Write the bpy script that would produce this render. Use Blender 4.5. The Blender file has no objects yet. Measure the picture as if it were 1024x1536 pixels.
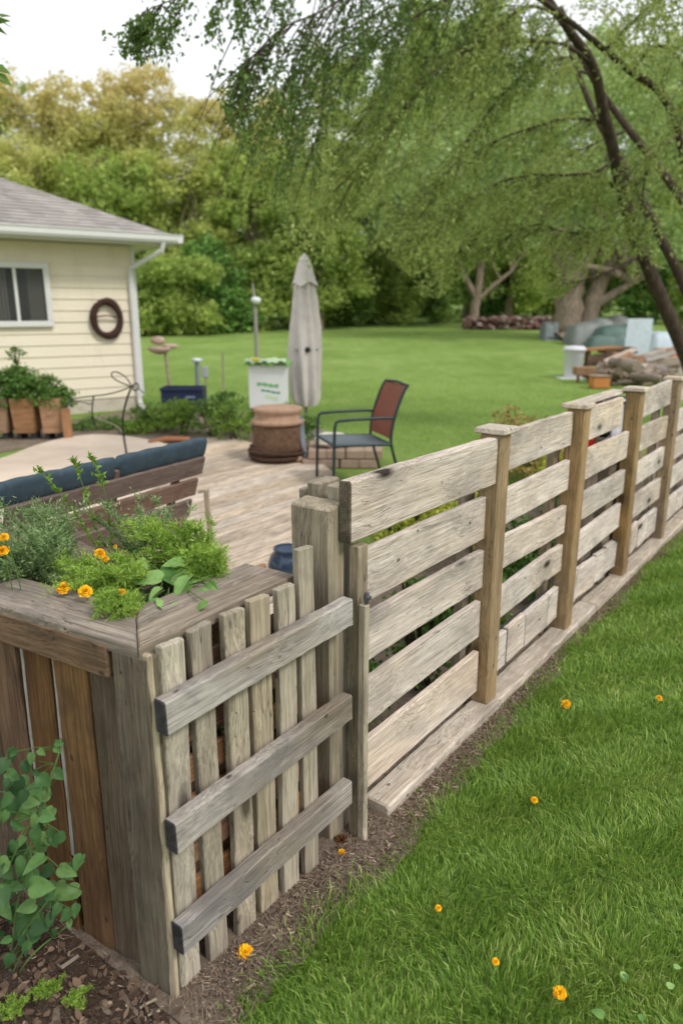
import bpy, math, random
import numpy as np
from mathutils import Matrix, Vector
R = random.Random(7); NR = np.random.default_rng(7)
sc = bpy.context.scene
col = sc.collection
rad = math.radians
# ---------------------------------------------------------------- camera model used to survey positions from the photograph
FP = 1091.0; PT = rad(15.5); H = 1.6
def ray(x, y):
    cx, cy = (x-512)/FP, (768-y)/FP
    return Vector((cx, math.cos(PT)+cy*math.sin(PT), -math.sin(PT)+cy*math.cos(PT)))
def gr(x, y, z=0.0):
    r = ray(x, y); t = (z-H)/r.z
    return Vector((r.x*t, r.y*t, z))
def at(x, y, Y):
    r = ray(x, y); t = Y/r.y
    return Vector((r.x*t, Y, H+r.z*t))
def hz(x, y):
    d = max(0.0, y-18.0)
    return 0.03*d*min(1.0, d/6.0)
U = Vector((math.sin(rad(36.6)), math.cos(rad(36.6)), 0)); N = Vector((U.y, -U.x, 0)); O = Vector((.588, 2.634, 0))
def F(s, n, z=0.0): return O+U*s+N*n+Vector((0, 0, z))
Z = Vector((0, 0, 1))
W = {}
def tag(o, label=None, cat=None, group=None, kind=None):
    if label: o['label'] = label
    if cat: o['category'] = cat
    if group: o['group'] = group
    if kind: o['kind'] = kind
    return o
def link(o, parent=None, M=None):
    M = M.copy() if M is not None else Matrix.Identity(4)
    col.objects.link(o)
    if parent is not None:
        o.parent = parent
        o.matrix_basis = W[parent.name].inverted() @ M
    else:
        o.matrix_basis = M
    W[o.name] = M
    return o
def empty(name, loc, label, cat, group=None, rz=0.0):
    o = bpy.data.objects.new(name, None); o.empty_display_size = .1
    link(o, None, Matrix.Translation(loc) @ Matrix.Rotation(rz, 4, 'Z'))
    return tag(o, label, cat, group)
def mesh_np(name, V, Fc, mat, parent=None, M=None, smooth=False):
    V = np.asarray(V, dtype=np.float32); Fc = np.asarray(Fc, dtype=np.int32)
    if M is not None:
        Mi = np.array(M.inverted())
        V = V @ Mi[:3, :3].T + Mi[:3, 3]
    k = Fc.shape[1]
    me = bpy.data.meshes.new(name)
    me.vertices.add(len(V)); me.vertices.foreach_set('co', V.astype(np.float32).ravel())
    me.loops.add(Fc.size); me.loops.foreach_set('vertex_index', Fc.ravel())
    me.polygons.add(len(Fc)); me.polygons.foreach_set('loop_start', np.arange(0, Fc.size, k, dtype=np.int32))
    me.polygons.foreach_set('loop_total', np.full(len(Fc), k, dtype=np.int32))
    me.update(calc_edges=True)
    if smooth: me.polygons.foreach_set('use_smooth', np.ones(len(Fc), dtype=bool))
    me.materials.append(mat)
    o = bpy.data.objects.new(name, me)
    return link(o, parent, M if M is not None else (W[parent.name] if False else None))
class MB:
    """collects polygons in world space, builds ONE mesh"""
    def __init__(s): s.v = []; s.f = []; s.mi = []; s.sm = []
    def add(s, vs, fs, mi=0, sm=False):
        b = len(s.v); s.v += [tuple(v) for v in vs]
        for f in fs: s.f.append(tuple(i+b for i in f)); s.mi.append(mi); s.sm.append(sm)
    def box(s, c, sx, sy, sz, ax=None, bev=0.0, mi=0, taper=1.0):
        c = Vector(c)
        X, Y_, Zz = ax if ax else (Vector((1, 0, 0)), Vector((0, 1, 0)), Z)
        ring = []
        b = min(bev, .45*min(sx, sy, sz))
        def rr(hx, hy, z, t=1.0):
            hx *= t; hy *= t
            if b > 0: return [(hx-b, -hy, z), (hx, -hy+b, z), (hx, hy-b, z), (hx-b, hy, z), (-hx+b, hy, z), (-hx, hy-b, z), (-hx, -hy+b, z), (-hx+b, -hy, z)]
            return [(hx, -hy, z), (hx, hy, z), (-hx, hy, z), (-hx, -hy, z)]
        hx, hy, hz_ = sx/2, sy/2, sz/2
        if b > 0: rings = [rr(hx-b, hy-b, -hz_), rr(hx, hy, -hz_+b), rr(hx, hy, hz_-b, taper), rr(hx-b, hy-b, hz_, taper)]
        else: rings = [rr(hx, hy, -hz_), rr(hx, hy, hz_, taper)]
        k = len(rings[0]); vs = [c+X*p[0]+Y_*p[1]+Zz*p[2] for r in rings for p in r]
        fs = [tuple(range(k))[::-1], tuple((len(rings)-1)*k+i for i in range(k))]
        for j in range(len(rings)-1):
            for i in range(k): fs.append((j*k+i, j*k+(i+1) % k, (j+1)*k+(i+1) % k, (j+1)*k+i))
        s.add(vs, fs, mi)
        return s
    def tube(s, pts, rs, k=8, mi=0, cap=True, sm=True, jit=0.0):
        pts = [Vector(p) for p in pts]
        if not hasattr(rs, '__len__'): rs = [rs]*len(pts)
        if len(rs) != len(pts): rs = [rs[min(len(rs)-1, int(i*(len(rs)-1)/(len(pts)-1)+.5))] for i in range(len(pts))]
        vs = []; prev = None
        for i, p in enumerate(pts):
            d = (pts[min(i+1, len(pts)-1)]-pts[max(i-1, 0)]).normalized()
            if prev is None:
                a = d.cross(Z);
                if a.length < .05: a = d.cross(Vector((1, 0, 0)))
                a.normalize()
            else:
                a = (prev-d*prev.dot(d)).normalized()
            prev = a; b = d.cross(a)
            for j in range(k):
                t = 2*math.pi*j/k; r = rs[i]*(1+jit*R.uniform(-1, 1))
                vs.append(p+a*(r*math.cos(t))+b*(r*math.sin(t)))
        fs = []
        for i in range(len(pts)-1):
            for j in range(k): fs.append((i*k+j, i*k+(j+1) % k, (i+1)*k+(j+1) % k, (i+1)*k+j))
        s.add(vs, fs, mi, sm)
        if cap:
            s.add(vs[:k], [tuple(range(k))[::-1]], mi); s.add(vs[-k:], [tuple(range(k))], mi)
        return s
    def lathe(s, c, prof, k=32, mi=0, sm=True, fn=None):
        c = Vector(c); vs = []
        for (r, z) in prof:
            for j in range(k):
                t = 2*math.pi*j/k
                r2, z2 = (fn(r, z, t) if fn else (r, z))
                vs.append(c+Vector((r2*math.cos(t), r2*math.sin(t), z2)))
        fs = []
        for i in range(len(prof)-1):
            for j in range(k): fs.append((i*k+j, i*k+(j+1) % k, (i+1)*k+(j+1) % k, (i+1)*k+j))
        s.add(vs, fs, mi, sm); return s
    def blob(s, c, rx, ry, rz, rot=0, k=10, jit=.12, mi=0, sm=True, ax=None):
        c = Vector(c); vs = []; n = max(4, k//2+1)
        X, Y_ = Vector((math.cos(rot), math.sin(rot), 0)), Vector((-math.sin(rot), math.cos(rot), 0)); Z_ = Z
        if ax: X, Y_, Z_ = ax
        for i in range(n):
            ph = math.pi*i/(n-1)
            for j in range(k):
                t = 2*math.pi*j/k; q = 1+jit*R.uniform(-1, 1) if 0 < i < n-1 else 1
                vs.append(c+X*(rx*q*math.sin(ph)*math.cos(t))+Y_*(ry*q*math.sin(ph)*math.sin(t))+Z_*(-rz*math.cos(ph)*q))
        fs = []
        for i in range(n-1):
            for j in range(k): fs.append((i*k+j, i*k+(j+1) % k, (i+1)*k+(j+1) % k, (i+1)*k+j))
        s.add(vs, fs, mi, sm); return s
    def build(s, name, mats, parent=None, M=None):
        if not isinstance(mats, (list, tuple)): mats = [mats]
        if M is None: M = W[parent.name] if parent is not None else Matrix.Identity(4)
        me = bpy.data.meshes.new(name); Mi = M.inverted()
        me.from_pydata([tuple(Mi @ Vector(v)) for v in s.v], [], s.f)
        for m in mats: me.materials.append(m)
        me.polygons.foreach_set('material_index', s.mi); me.polygons.foreach_set('use_smooth', s.sm)
        me.update()
        o = bpy.data.objects.new(name, me)
        return link(o, parent, M)
# ---------------------------------------------------------------- materials
def s2l(c):
    return tuple(((v/255)/12.92 if v/255 <= .04045 else ((v/255+.055)/1.055)**2.4) for v in c)+(1,)
class NT:
    def __init__(s, name):
        s.m = bpy.data.materials.new(name); s.m.use_nodes = True; s.t = s.m.node_tree; s.t.nodes.clear()
    def n(s, ty, **kw):
        nd = s.t.nodes.new(ty)
        for k, v in kw.items():
            if k.startswith('i_'):
                key = k[2:].replace('_', ' ')
                nd.inputs[key].default_value = v
            else: setattr(nd, k, v)
        return nd
    def l(s, a, b): s.t.links.new(a, b)
    def math(s, op, a, b=None, c=None, clamp=False):
        nd = s.n('ShaderNodeMath', operation=op, use_clamp=clamp)
        for i, q in enumerate((a, b, c)):
            if q is None: continue
            if isinstance(q, (int, float)): nd.inputs[i].default_value = q
            else: s.l(q, nd.inputs[i])
        return nd.outputs[0]
    def ramp(s, fac, stops, interp='LINEAR'):
        nd = s.n('ShaderNodeValToRGB'); cr = nd.color_ramp; cr.interpolation = interp
        while len(cr.elements) < len(stops): cr.elements.new(.5)
        for e, (p, c) in zip(cr.elements, stops):
            e.position = p; e.color = c if len(c) == 4 else tuple(c)+(1,)
        s.l(fac, nd.inputs[0]); return nd.outputs[0]
    def vmap(s, vec, scale=(1, 1, 1), off=None):
        nd = s.n('ShaderNodeVectorMath', operation='MULTIPLY'); s.l(vec, nd.inputs[0]); nd.inputs[1].default_value = scale
        o = nd.outputs[0]
        if off is not None:
            a = s.n('ShaderNodeVectorMath', operation='ADD'); s.l(o, a.inputs[0]); s.l(off, a.inputs[1]); o = a.outputs[0]
        return o
    def noise(s, vec, scale, detail=3, rough=.55, dist=0.0):
        nd = s.n('ShaderNodeTexNoise'); nd.inputs['Scale'].default_value = scale; nd.inputs['Detail'].default_value = detail
        nd.inputs['Roughness'].default_value = rough; nd.inputs['Distortion'].default_value = dist
        s.l(vec, nd.inputs['Vector']); return nd.outputs['Fac']
    def mix(s, fac, a, b, mode='MIX'):
        nd = s.n('ShaderNodeMix', data_type='RGBA', blend_type=mode)
        for q, i in ((fac, 0), (a, 6), (b, 7)):
            if isinstance(q, (int, float)): nd.inputs[i].default_value = q
            elif isinstance(q, tuple): nd.inputs[i].default_value = q
            else: s.l(q, nd.inputs[i])
        return nd.outputs[2]
    def hsv(s, colr, h=None, sa=None, v=None):
        nd = s.n('ShaderNodeHueSaturation'); s.l(colr, nd.inputs['Color'])
        for q, nm in ((h, 'Hue'), (sa, 'Saturation'), (v, 'Value')):
            if q is None: continue
            if isinstance(q, (int, float)): nd.inputs[nm].default_value = q
            else: s.l(q, nd.inputs[nm])
        return nd.outputs[0]
    def bump(s, h, strength=.5, dist=.002, prev=None):
        nd = s.n('ShaderNodeBump'); nd.inputs['Strength'].default_value = strength; nd.inputs['Distance'].default_value = dist
        s.l(h, nd.inputs['Height'])
        if prev is not None: s.l(prev, nd.inputs['Normal'])
        return nd.outputs[0]
    def out(s, colr, rough=.7, normal=None, metal=0.0, spec=.3, coat=0.0):
        b = s.n('ShaderNodeBsdfPrincipled'); b.inputs['Metallic'].default_value = metal
        b.inputs['Specular IOR Level'].default_value = spec
        if isinstance(colr, tuple): b.inputs['Base Color'].default_value = colr
        else: s.l(colr, b.inputs['Base Color'])
        if isinstance(rough, (int, float)): b.inputs['Roughness'].default_value = rough
        else: s.l(rough, b.inputs['Roughness'])
        if normal is not None: s.l(normal, b.inputs['Normal'])
        o = s.n('ShaderNodeOutputMaterial'); s.l(b.outputs[0], o.inputs[0]); return s.m
def wood(name, c1, c2, stain, stain_amt=.5, knots=.5, var=.25, moss=0.0, crack=.6, island=False, fine=1.0, warm=None, streak=.34, smudge=.2):
    t = NT(name); tc = t.n('ShaderNodeTexCoord'); oi = t.n('ShaderNodeObjectInfo')
    src = oi.outputs['Random']
    if island:
        src = t.n('ShaderNodeNewGeometry').outputs['Random Per Island']
    sc_ = t.n('ShaderNodeVectorMath', operation='SCALE'); cx = t.n('ShaderNodeCombineXYZ')
    t.l(src, cx.inputs[0]); t.l(t.math('FRACT', t.math('MULTIPLY', src, 17.3)), cx.inputs[1]); t.l(t.math('FRACT', t.math('MULTIPLY', src, 91.7)), cx.inputs[2])
    t.l(cx.outputs[0], sc_.inputs[0]); sc_.inputs['Scale'].default_value = 60.0
    ofs = sc_.outputs[0]
    P = tc.outputs['Object']
    rnd2 = t.math('FRACT', t.math('MULTIPLY', src, 37.9))
    # knots: sparse dark ovals that push the grain aside
    kv = t.n('ShaderNodeTexVoronoi', feature='F1'); kv.inputs['Scale'].default_value = 1.0
    t.l(t.vmap(P, (2.6, 6.5, 6.5), ofs), kv.inputs['Vector'])
    kd = kv.outputs['Distance']
    push = t.math('MULTIPLY', t.math('SUBTRACT', 1.0, t.math('MULTIPLY', kd, 2.2), clamp=True), .035)
    addv = t.n('ShaderNodeVectorMath', operation='ADD'); cp = t.n('ShaderNodeCombineXYZ'); t.l(push, cp.inputs[1]); t.l(push, cp.inputs[2])
    t.l(P, addv.inputs[0]); t.l(cp.outputs[0], addv.inputs[1]); PP = addv.outputs[0]
    broad = t.noise(t.vmap(PP, (1.3, 16, 16), ofs), 1.0, 4, .6, 1.2)
    band = t.noise(t.vmap(PP, (2.2, 75, 75), ofs), 1.0, 4, .65, .6)
    fineg = t.noise(t.vmap(PP, (7, 260*fine, 260*fine), ofs), 1.0, 3, .75, .2)
    blot = t.noise(t.vmap(P, (4.0, 7.5, 7.5), ofs), 1.0, 5, .62, .4)
    base = t.mix(t.ramp(broad, [(.34, (0, 0, 0)), (.66, (1, 1, 1))]), s2l(c1), s2l(c2))
    if warm: base = t.mix(t.ramp(t.noise(t.vmap(P, (1.1, 3, 3), ofs), 1.0, 3), [(.48, (0, 0, 0)), (.66, (1, 1, 1))]), base, s2l(warm))
    base = t.mix(t.math('MULTIPLY', t.ramp(band, [(.42, (1, 1, 1)), (.58, (0, 0, 0))]), streak), base, tuple(v*.50 for v in s2l(c1)[:3])+(1,))
    base = t.mix(1.0, base, t.ramp(fineg, [(.36, (.60, .59, .58)), (.60, (1.12, 1.12, 1.12))]), 'MULTIPLY')
    base = t.mix(t.math('MULTIPLY', t.ramp(blot, [(.50, (0, 0, 0)), (.68, (1, 1, 1))]), stain_amt), base, s2l(stain))
    if moss:
        base = t.mix(t.math('MULTIPLY', t.ramp(t.noise(t.vmap(P, (3, 5, 5), ofs), 1.7, 4), [(.5, (0, 0, 0)), (.64, (1, 1, 1))]), moss), base, s2l((122, 132, 100)))
    sm_ = t.noise(t.vmap(P, (26, 5, 5), ofs), 1.0, 3, .6, .5); smm = t.noise(t.vmap(P, (3, 9, 9), ofs), 1.0, 2)
    smf = t.math('MULTIPLY', t.ramp(sm_, [(.56, (0, 0, 0)), (.70, (1, 1, 1))]), t.ramp(smm, [(.45, (0, 0, 0)), (.62, (1, 1, 1))]))
    base = t.mix(t.math('MULTIPLY', smf, smudge), base, tuple(v*.55 for v in s2l(stain)[:3])+(1,))
    wv = t.ramp(t.noise(t.vmap(P, (1.8, 4, 4), ofs), 1.0, 4, .65, .8), [(.44, (1.08, 1.08, 1.08)), (.66, (.74, .74, .76))])
    base = t.mix(.8, base, wv, 'MULTIPLY')
    # cracks: thin contour lines of a stretched noise
    cn = t.noise(t.vmap(PP, (1.6, 38, 38), ofs), 1.0, 2, .5, .3)
    cl = t.math('SUBTRACT', 1.0, t.math('MULTIPLY', t.math('ABSOLUTE', t.math('SUBTRACT', cn, .5)), 150), clamp=True)
    msk = t.ramp(t.noise(t.vmap(P, (2.5, 9, 9), ofs), 1.3, 2), [(.5, (0, 0, 0)), (.6, (1, 1, 1))])
    cl = t.math('MULTIPLY', cl, msk)
    base = t.mix(t.math('MULTIPLY', cl, crack), base, (.02, .017, .013, 1))
    kn = t.ramp(kd, [(.08, (1, 1, 1)), (.16, (0, 0, 0))])
    halo = t.ramp(kd, [(.16, (1, 1, 1)), (.42, (0, 0, 0))])
    sel = t.math('GREATER_THAN', t.n('ShaderNodeSeparateColor').outputs[0], -1) if False else None
    sepc = t.n('ShaderNodeSeparateColor'); t.l(kv.outputs['Color'], sepc.inputs[0]); sel = t.math('GREATER_THAN', sepc.outputs[0], .45)
    base = t.mix(t.math('MULTIPLY', t.math('MULTIPLY', halo, sel), knots*.32), base, tuple(v*.5 for v in s2l(stain)[:3])+(1,))
    base = t.mix(t.math('MULTIPLY', t.math('MULTIPLY', kn, sel), knots), base, (.035, .025, .018, 1))
    # nail heads and small dark pits
    nv = t.n('ShaderNodeTexVoronoi', feature='F1'); nv.inputs['Scale'].default_value = 1.0; t.l(t.vmap(P, (9, 16, 16), ofs), nv.inputs['Vector'])
    sepn = t.n('ShaderNodeSeparateColor'); t.l(nv.outputs['Color'], sepn.inputs[0])
    pit = t.math('MULTIPLY', t.ramp(nv.outputs['Distance'], [(.07, (1, 1, 1)), (.11, (0, 0, 0))]), t.math('GREATER_THAN', sepn.outputs[1], .68))
    base = t.mix(t.math('MULTIPLY', pit, .8), base, (.04, .03, .025, 1))
    val = t.math('ADD', t.math('MULTIPLY', rnd2, var), 1-var/2)
    base = t.hsv(base, None, t.math('ADD', t.math('MULTIPLY', src, .3), .75), val)
    hgt = t.math('SUBTRACT', t.math('ADD', t.math('MULTIPLY', fineg, .5), t.math('MULTIPLY', band, .9)), t.math('ADD', t.math('MULTIPLY', cl, 1.4), t.math('MULTIPLY', kn, .4)))
    return t.out(base, .82, t.bump(hgt, .75, .003), spec=.2)
def plain(name, c, rough=.6, metal=0.0, var=.12, scale=6.0, bump=.15, spec=.3, dirt=None, dirt_amt=.5):
    t = NT(name); P = t.n('ShaderNodeTexCoord').outputs['Object']
    nz = t.noise(P, scale, 5, .6)
    b = t.mix(nz, tuple(v*(1-var*2) for v in s2l(c)[:3])+(1,), tuple(min(1, v*(1+var*2)) for v in s2l(c)[:3])+(1,))
    if dirt: b = t.mix(t.math('MULTIPLY', t.ramp(t.noise(P, scale*1.7, 6, .65, .5), [(.48, (0, 0, 0)), (.68, (1, 1, 1))]), dirt_amt), b, s2l(dirt))
    return t.out(b, rough, t.bump(t.noise(P, scale*12, 3), bump, .003), metal, spec)
def leafm(name, cols, trans=.35, nscale=.6, rough=.5, ztint=None, spec=.35, var=.5):
    """cols: list of sRGB leaf colours; per-leaf random + patches by position"""
    t = NT(name); P = t.n('ShaderNodeTexCoord').outputs['Object']; ri = t.n('ShaderNodeNewGeometry').outputs['Random Per Island']
    nz = t.noise(P, nscale, 3, .6)
    f = t.math('ADD', t.math('MULTIPLY', ri, var), t.math('MULTIPLY', t.ramp(nz, [(.3, (0, 0, 0)), (.7, (1, 1, 1))]), 1-var), clamp=True)
    k = len(cols); c = t.ramp(f, [(i/(k-1) if k > 1 else 0, s2l(cc)) for i, cc in enumerate(cols)])
    if ztint:   # leaves of this species turn colour on the upper, outer branches
        col2, z0, z1 = ztint
        sp = t.n('ShaderNodeSeparateXYZ'); t.l(P, sp.inputs[0])
        zz = t.math('ADD', sp.outputs[2], t.math('MULTIPLY', t.math('SUBTRACT', t.noise(P, .45, 3), .5), 9.0))
        fz = t.math('DIVIDE', t.math('SUBTRACT', zz, z0), z1-z0, clamp=True)
        c = t.mix(t.math('MULTIPLY', fz, .85), c, s2l(col2))
    c = t.hsv(c, None, None, t.math('ADD', t.math('MULTIPLY', t.math('FRACT', t.math('MULTIPLY', ri, 53.1)), .5), .75))
    b = t.n('ShaderNodeBsdfPrincipled'); b.inputs['Roughness'].default_value = rough; b.inputs['Specular IOR Level'].default_value = spec; t.l(c, b.inputs['Base Color'])
    tr = t.n('ShaderNodeBsdfTranslucent'); t.l(t.mix(.35, c, (.26, .34, .07, 1), 'MIX') if trans > .3 else c, tr.inputs[0])
    mx = t.n('ShaderNodeMixShader'); mx.inputs[0].default_value = trans; t.l(b.outputs[0], mx.inputs[1]); t.l(tr.outputs[0], mx.inputs[2])
    o = t.n('ShaderNodeOutputMaterial'); t.l(mx.outputs[0], o.inputs[0]); return t.m
M = {}
M['board'] = wood('weathered_board', (206, 190, 176), (226, 213, 200), (150, 140, 130), .55, 1.0, .26, .06, .5, warm=(218, 198, 176), streak=.22)
M['rail'] = wood('grey_rail', (172, 164, 154), (200, 194, 186), (112, 108, 106), .7, 1.0, .12, 0, .8, streak=.34, warm=(150, 136, 118))
M['picket'] = wood('picket', (168, 154, 130), (194, 180, 156), (132, 120, 102), .5, .8, .34, .10, .7, streak=.3)
M['post'] = wood('tan_post', (152, 128, 94), (176, 148, 108), (120, 100, 74), .5, .7, .22, 0, .6, warm=(176, 140, 88))
M['midpost'] = wood('grey_tan_post', (142, 128, 106), (162, 147, 122), (110, 98, 80), .5, .7, .2, .06, .8)
M['bigpost'] = wood('mossy_post', (146, 134, 114), (174, 161, 138), (114, 103, 86), .5, .5, .2, .10, .7)
M['corner'] = wood('corner_post', (98, 88, 76), (124, 113, 98), (60, 53, 46), .6, .5, .12, .12, .9)
M['cap'] = wood('cap_board', (140, 126, 110), (164, 150, 134), (84, 76, 64), .6, .3, .12, .05, 1.0, streak=.38)
M['cedar'] = wood('stained_cedar', (104, 76, 52), (128, 96, 66), (72, 56, 42), .6, .9, .3, 0, .6, warm=(138, 104, 64), streak=.35)
M['sidegrey'] = wood('grey_side_board', (96, 82, 66), (116, 100, 82), (68, 58, 46), .5, .4, .2, .05, .7)  # base colour darkened for the shade in the recess behind the post
M['beam'] = wood('base_beam', (186, 170, 150), (212, 196, 176), (140, 124, 108), .55, .8, .15, 0, .9)
M['cap_top'] = wood('post_cap', (196, 180, 158), (214, 200, 178), (160, 146, 128), .35, .1, .12, 0, .2)
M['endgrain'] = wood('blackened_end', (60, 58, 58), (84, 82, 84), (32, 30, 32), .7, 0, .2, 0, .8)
M['deck'] = wood('deck_plank', (186, 166, 144), (208, 190, 168), (160, 140, 120), .2, .15, .34, 0, .1, island=True, fine=.25, streak=.18, smudge=.05)
M['pallet'] = wood('pallet_wood', (158, 122, 92), (188, 150, 116), (104, 80, 62), .5, .5, .4, 0, .5, island=True)
M['bench'] = wood('brown_bench_slat', (122, 98, 86), (140, 116, 102), (96, 78, 68), .4, 0, .15, 0, .2)
M['crate'] = wood('orange_crate', (168, 122, 84), (190, 142, 100), (120, 84, 58), .5, .4, .3, 0, .3)
M['log'] = wood('firewood', (140, 122, 104), (176, 158, 138), (92, 76, 62), .6, 0, .4, 0, .7)
M['log_island'] = wood('kindling', (140, 118, 98), (186, 166, 144), (96, 78, 64), .5, 0, .5, 0, .3, island=True)
M['white'] = plain('white_trim', (214, 214, 212), .5, var=.03)
M['strip'] = plain('white_strip', (168, 164, 158), .6, var=.08, dirt=(120, 112, 100))
M['black'] = plain('black_metal', (34, 38, 40), .45, .2, .1)
M['cushion'] = plain('blue_cushion', (60, 76, 86), .75, var=.14, scale=14, bump=.25, spec=.2, dirt=(84, 98, 106), dirt_amt=.4)
# ---------------------------------------------------------------- boards
def board(name, p0, p1, w, t, up, mat, parent=None, bev=.004, end=None, seed=None, warp=.003, seg=None, wt=None, wonk=.0012, skew=0.0):
    """plank from p0 to p1 (centre line), w across (along 'up'), t thick; local X runs along the plank; rounded edges, slight warp"""
    p0, p1, up = Vector(p0), Vector(p1), Vector(up)
    X = (p1-p0); L = X.length; X.normalize()
    Yv = (up-X*up.dot(X)).normalized(); Zv = X.cross(Yv)
    Mx = Matrix((( X.x, Yv.x, Zv.x, p0.x), (X.y, Yv.y, Zv.y, p0.y), (X.z, Yv.z, Zv.z, p0.z), (0, 0, 0, 1)))
    n = seg or max(4, int(L/.06)); b = bev
    a1, a2, a3 = (R.uniform(-1, 1)*warp for _ in range(3)); ph = R.uniform(0, 6)
    vs = []; xs = [0, b*.8]+[L*i/n for i in range(1, n)]+[L-b*.8, L]
    for i, x in enumerate(xs):
        q = x/L; e = 1.0 if 0 < i < len(xs)-1 else 0.0
        ww = (w if wt is None else w+(wt-w)*q)/2; tt = t/2
        if e == 0: ww -= b*.7; tt -= b*.7
        oy = a1*math.sin(3*q+ph)+wonk*R.uniform(-1, 1); oz = a2*math.sin(2.5*q+ph*2)+.5*wonk*R.uniform(-1, 1)
        for j, (y, z) in enumerate(((-ww+b, -tt), (ww-b, -tt), (ww, -tt+b), (ww, tt-b), (ww-b, tt), (-ww+b, tt), (-ww, tt-b), (-ww, -tt+b))):
            sk = skew*y*(1 if i > len(xs)/2 else -1) if (i in (0, 1, len(xs)-2, len(xs)-1)) else 0
            vs.append((x+sk, y+oy+wonk*.5*R.uniform(-1, 1), z+oz))
    fs = [tuple(range(8))[::-1], tuple(range(len(vs)-8, len(vs)))]; mi = [1, 1]
    for i in range(len(xs)-1):
        for j in range(8):
            fs.append((i*8+j, i*8+(j+1) % 8, (i+1)*8+(j+1) % 8, (i+1)*8+j)); mi.append(1 if i in (0, len(xs)-2) else 0)
    me = bpy.data.meshes.new(name); me.from_pydata(vs, [], fs); me.materials.append(mat); me.materials.append(end or mat)
    me.polygons.foreach_set('material_index', mi); me.update()
    return link(bpy.data.objects.new(name, me), parent, Mx)
# ---------------------------------------------------------------- leaves
def rand_dirs(n):
    v = NR.normal(size=(n, 3)); return v/np.linalg.norm(v, axis=1, keepdims=True)
def leaf_quads(C, L, Wd, A=None, droop=0.0, flat=0.0, fold=False):
    """one rhombic leaf per centre; A = long axes"""
    n = len(C); C = np.asarray(C)
    A = rand_dirs(n) if A is None else A
    A = A.copy(); A[:, 2] -= droop; A /= np.linalg.norm(A, axis=1, keepdims=True)
    nr = rand_dirs(n); nr[:, 2] += flat*np.sign(nr[:, 2]+.3); B = np.cross(A, nr); B /= (np.linalg.norm(B, axis=1, keepdims=True)+1e-9)
    s = NR.uniform(.7, 1.25, size=(n, 1)); l = L*s/2; w = Wd*s*NR.uniform(.8, 1.2, size=(n, 1))/2
    Nn = np.cross(A, B)
    v = np.stack([C-A*l, C-A*l*.15+B*w+Nn*w*.3, C+A*l, C-A*l*.15-B*w+Nn*w*.3], axis=1).reshape(-1, 3)
    f = np.arange(n*4).reshape(-1, 4)
    return v, f
def leaves(name, C, L, Wd, mat, parent=None, **kw):
    v, f = leaf_quads(C, L, Wd, **kw)
    return mesh_np(name, v, f, mat, parent, W[parent.name] if parent is not None else None)
def clump_points(blobs, dens, clump_r, per, shell=.45):
    """blobs: (x,y,z,rx,ry,rz); returns leaf centres gathered in clumps"""
    out = []
    for (x, y, z, rx, ry, rz) in blobs:
        k = max(6, int(dens*(rx*ry+ry*rz+rx*rz)))
        d = rand_dirs(k); r = NR.uniform(shell, 1.0, size=(k, 1))**.6
        r = r+(NR.uniform(size=(k, 1)) > .86)*.16
        c = np.array([x, y, z])+d*r*np.array([rx, ry, rz])
        cr = clump_r*NR.uniform(.5, 1.3, size=(k, 1, 1))
        p = c[:, None, :]+NR.normal(size=(k, per, 3))*cr*np.array([1, 1, .7])*.6
        out.append(p.reshape(-1, 3))
    return np.concatenate(out)
def bark(name, c, c2, s=1.0):
    t = NT(name); P = t.n('ShaderNodeTexCoord').outputs['Object']
    a = t.noise(t.vmap(P, (9*s, 9*s, 1.6*s)), 1.5, 6, .7, .8)
    cc = t.mix(t.ramp(a, [(.35, (0, 0, 0)), (.65, (1, 1, 1))]), s2l(c), s2l(c2))
    return t.out(cc, .9, t.bump(a, 1.0, .03), spec=.15)
M['bark_grey'] = bark('grey_bark', (104, 92, 80), (168, 150, 132))
M['bark_dark'] = bark('dark_bark', (56, 48, 42), (98, 84, 72), 2.0)
def build_tree(name, label, x, Y, h, tr, blobs, mat, leaf=.2, dens=1.5, per=50, clump=.55, group=None, bk='bark_grey', trunks=None, nlimb=14, cat='tree', shell=.45):
    z0 = hz(x, Y)-.1; base = Vector((x, Y, z0))
    root = empty(name, base, label, cat, group)
    mb = MB(); B = [(x+b[0], Y+b[1], z0+b[2], b[3], b[4], b[5]) for b in blobs]
    stems = trunks or [[(0, 0, 0), (R.uniform(-.3, .3), R.uniform(-.3, .3), h*.3), (R.uniform(-.6, .6), 0, h*.6), (R.uniform(-.8, .8), 0, h*.85)]]
    tops = []
    for st in stems:
        pts = [base+Vector(p[:3]) for p in st]; k = len(pts)
        rs = [st[i][3] if len(st[i]) > 3 else tr*(1-.8*i/(k-1))*(1.35 if i == 0 else 1) for i in range(k)]
        P2 = []; R2 = []
        for i in range(k-1):
            for q in range(4):
                f = q/4; P2.append(pts[i].lerp(pts[i+1], f)+Vector((R.uniform(-1, 1), R.uniform(-1, 1), 0))*rs[i]*.15); R2.append(rs[i]+(rs[i+1]-rs[i])*f)
        P2.append(pts[-1]); R2.append(rs[-1]); mb.tube(P2, R2, 10, jit=.08); tops += P2[len(P2)//2:]
    for i in range(nlimb):
        b = R.choice(B); e = Vector((b[0]+R.uniform(-.7, .7)*b[3], b[1]+R.uniform(-.7, .7)*b[4], b[2]+R.uniform(-.5, .8)*b[5]))
        s = R.choice(tops); m = s.lerp(e, .5)+Vector((0, 0, -R.uniform(0, .4))); mb.tube([s, s.lerp(m, .5)+Vector((R.uniform(-.1, .1), 0, .1)), m, e], [tr*.3, tr*.22, tr*.16, tr*.05], 6)
    mb.build('trunk', M[bk], root)
    pts = clump_points(B, dens, clump, per, shell)
    leaves('crown', pts, leaf, leaf*.55, mat, root)
    return root
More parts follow.
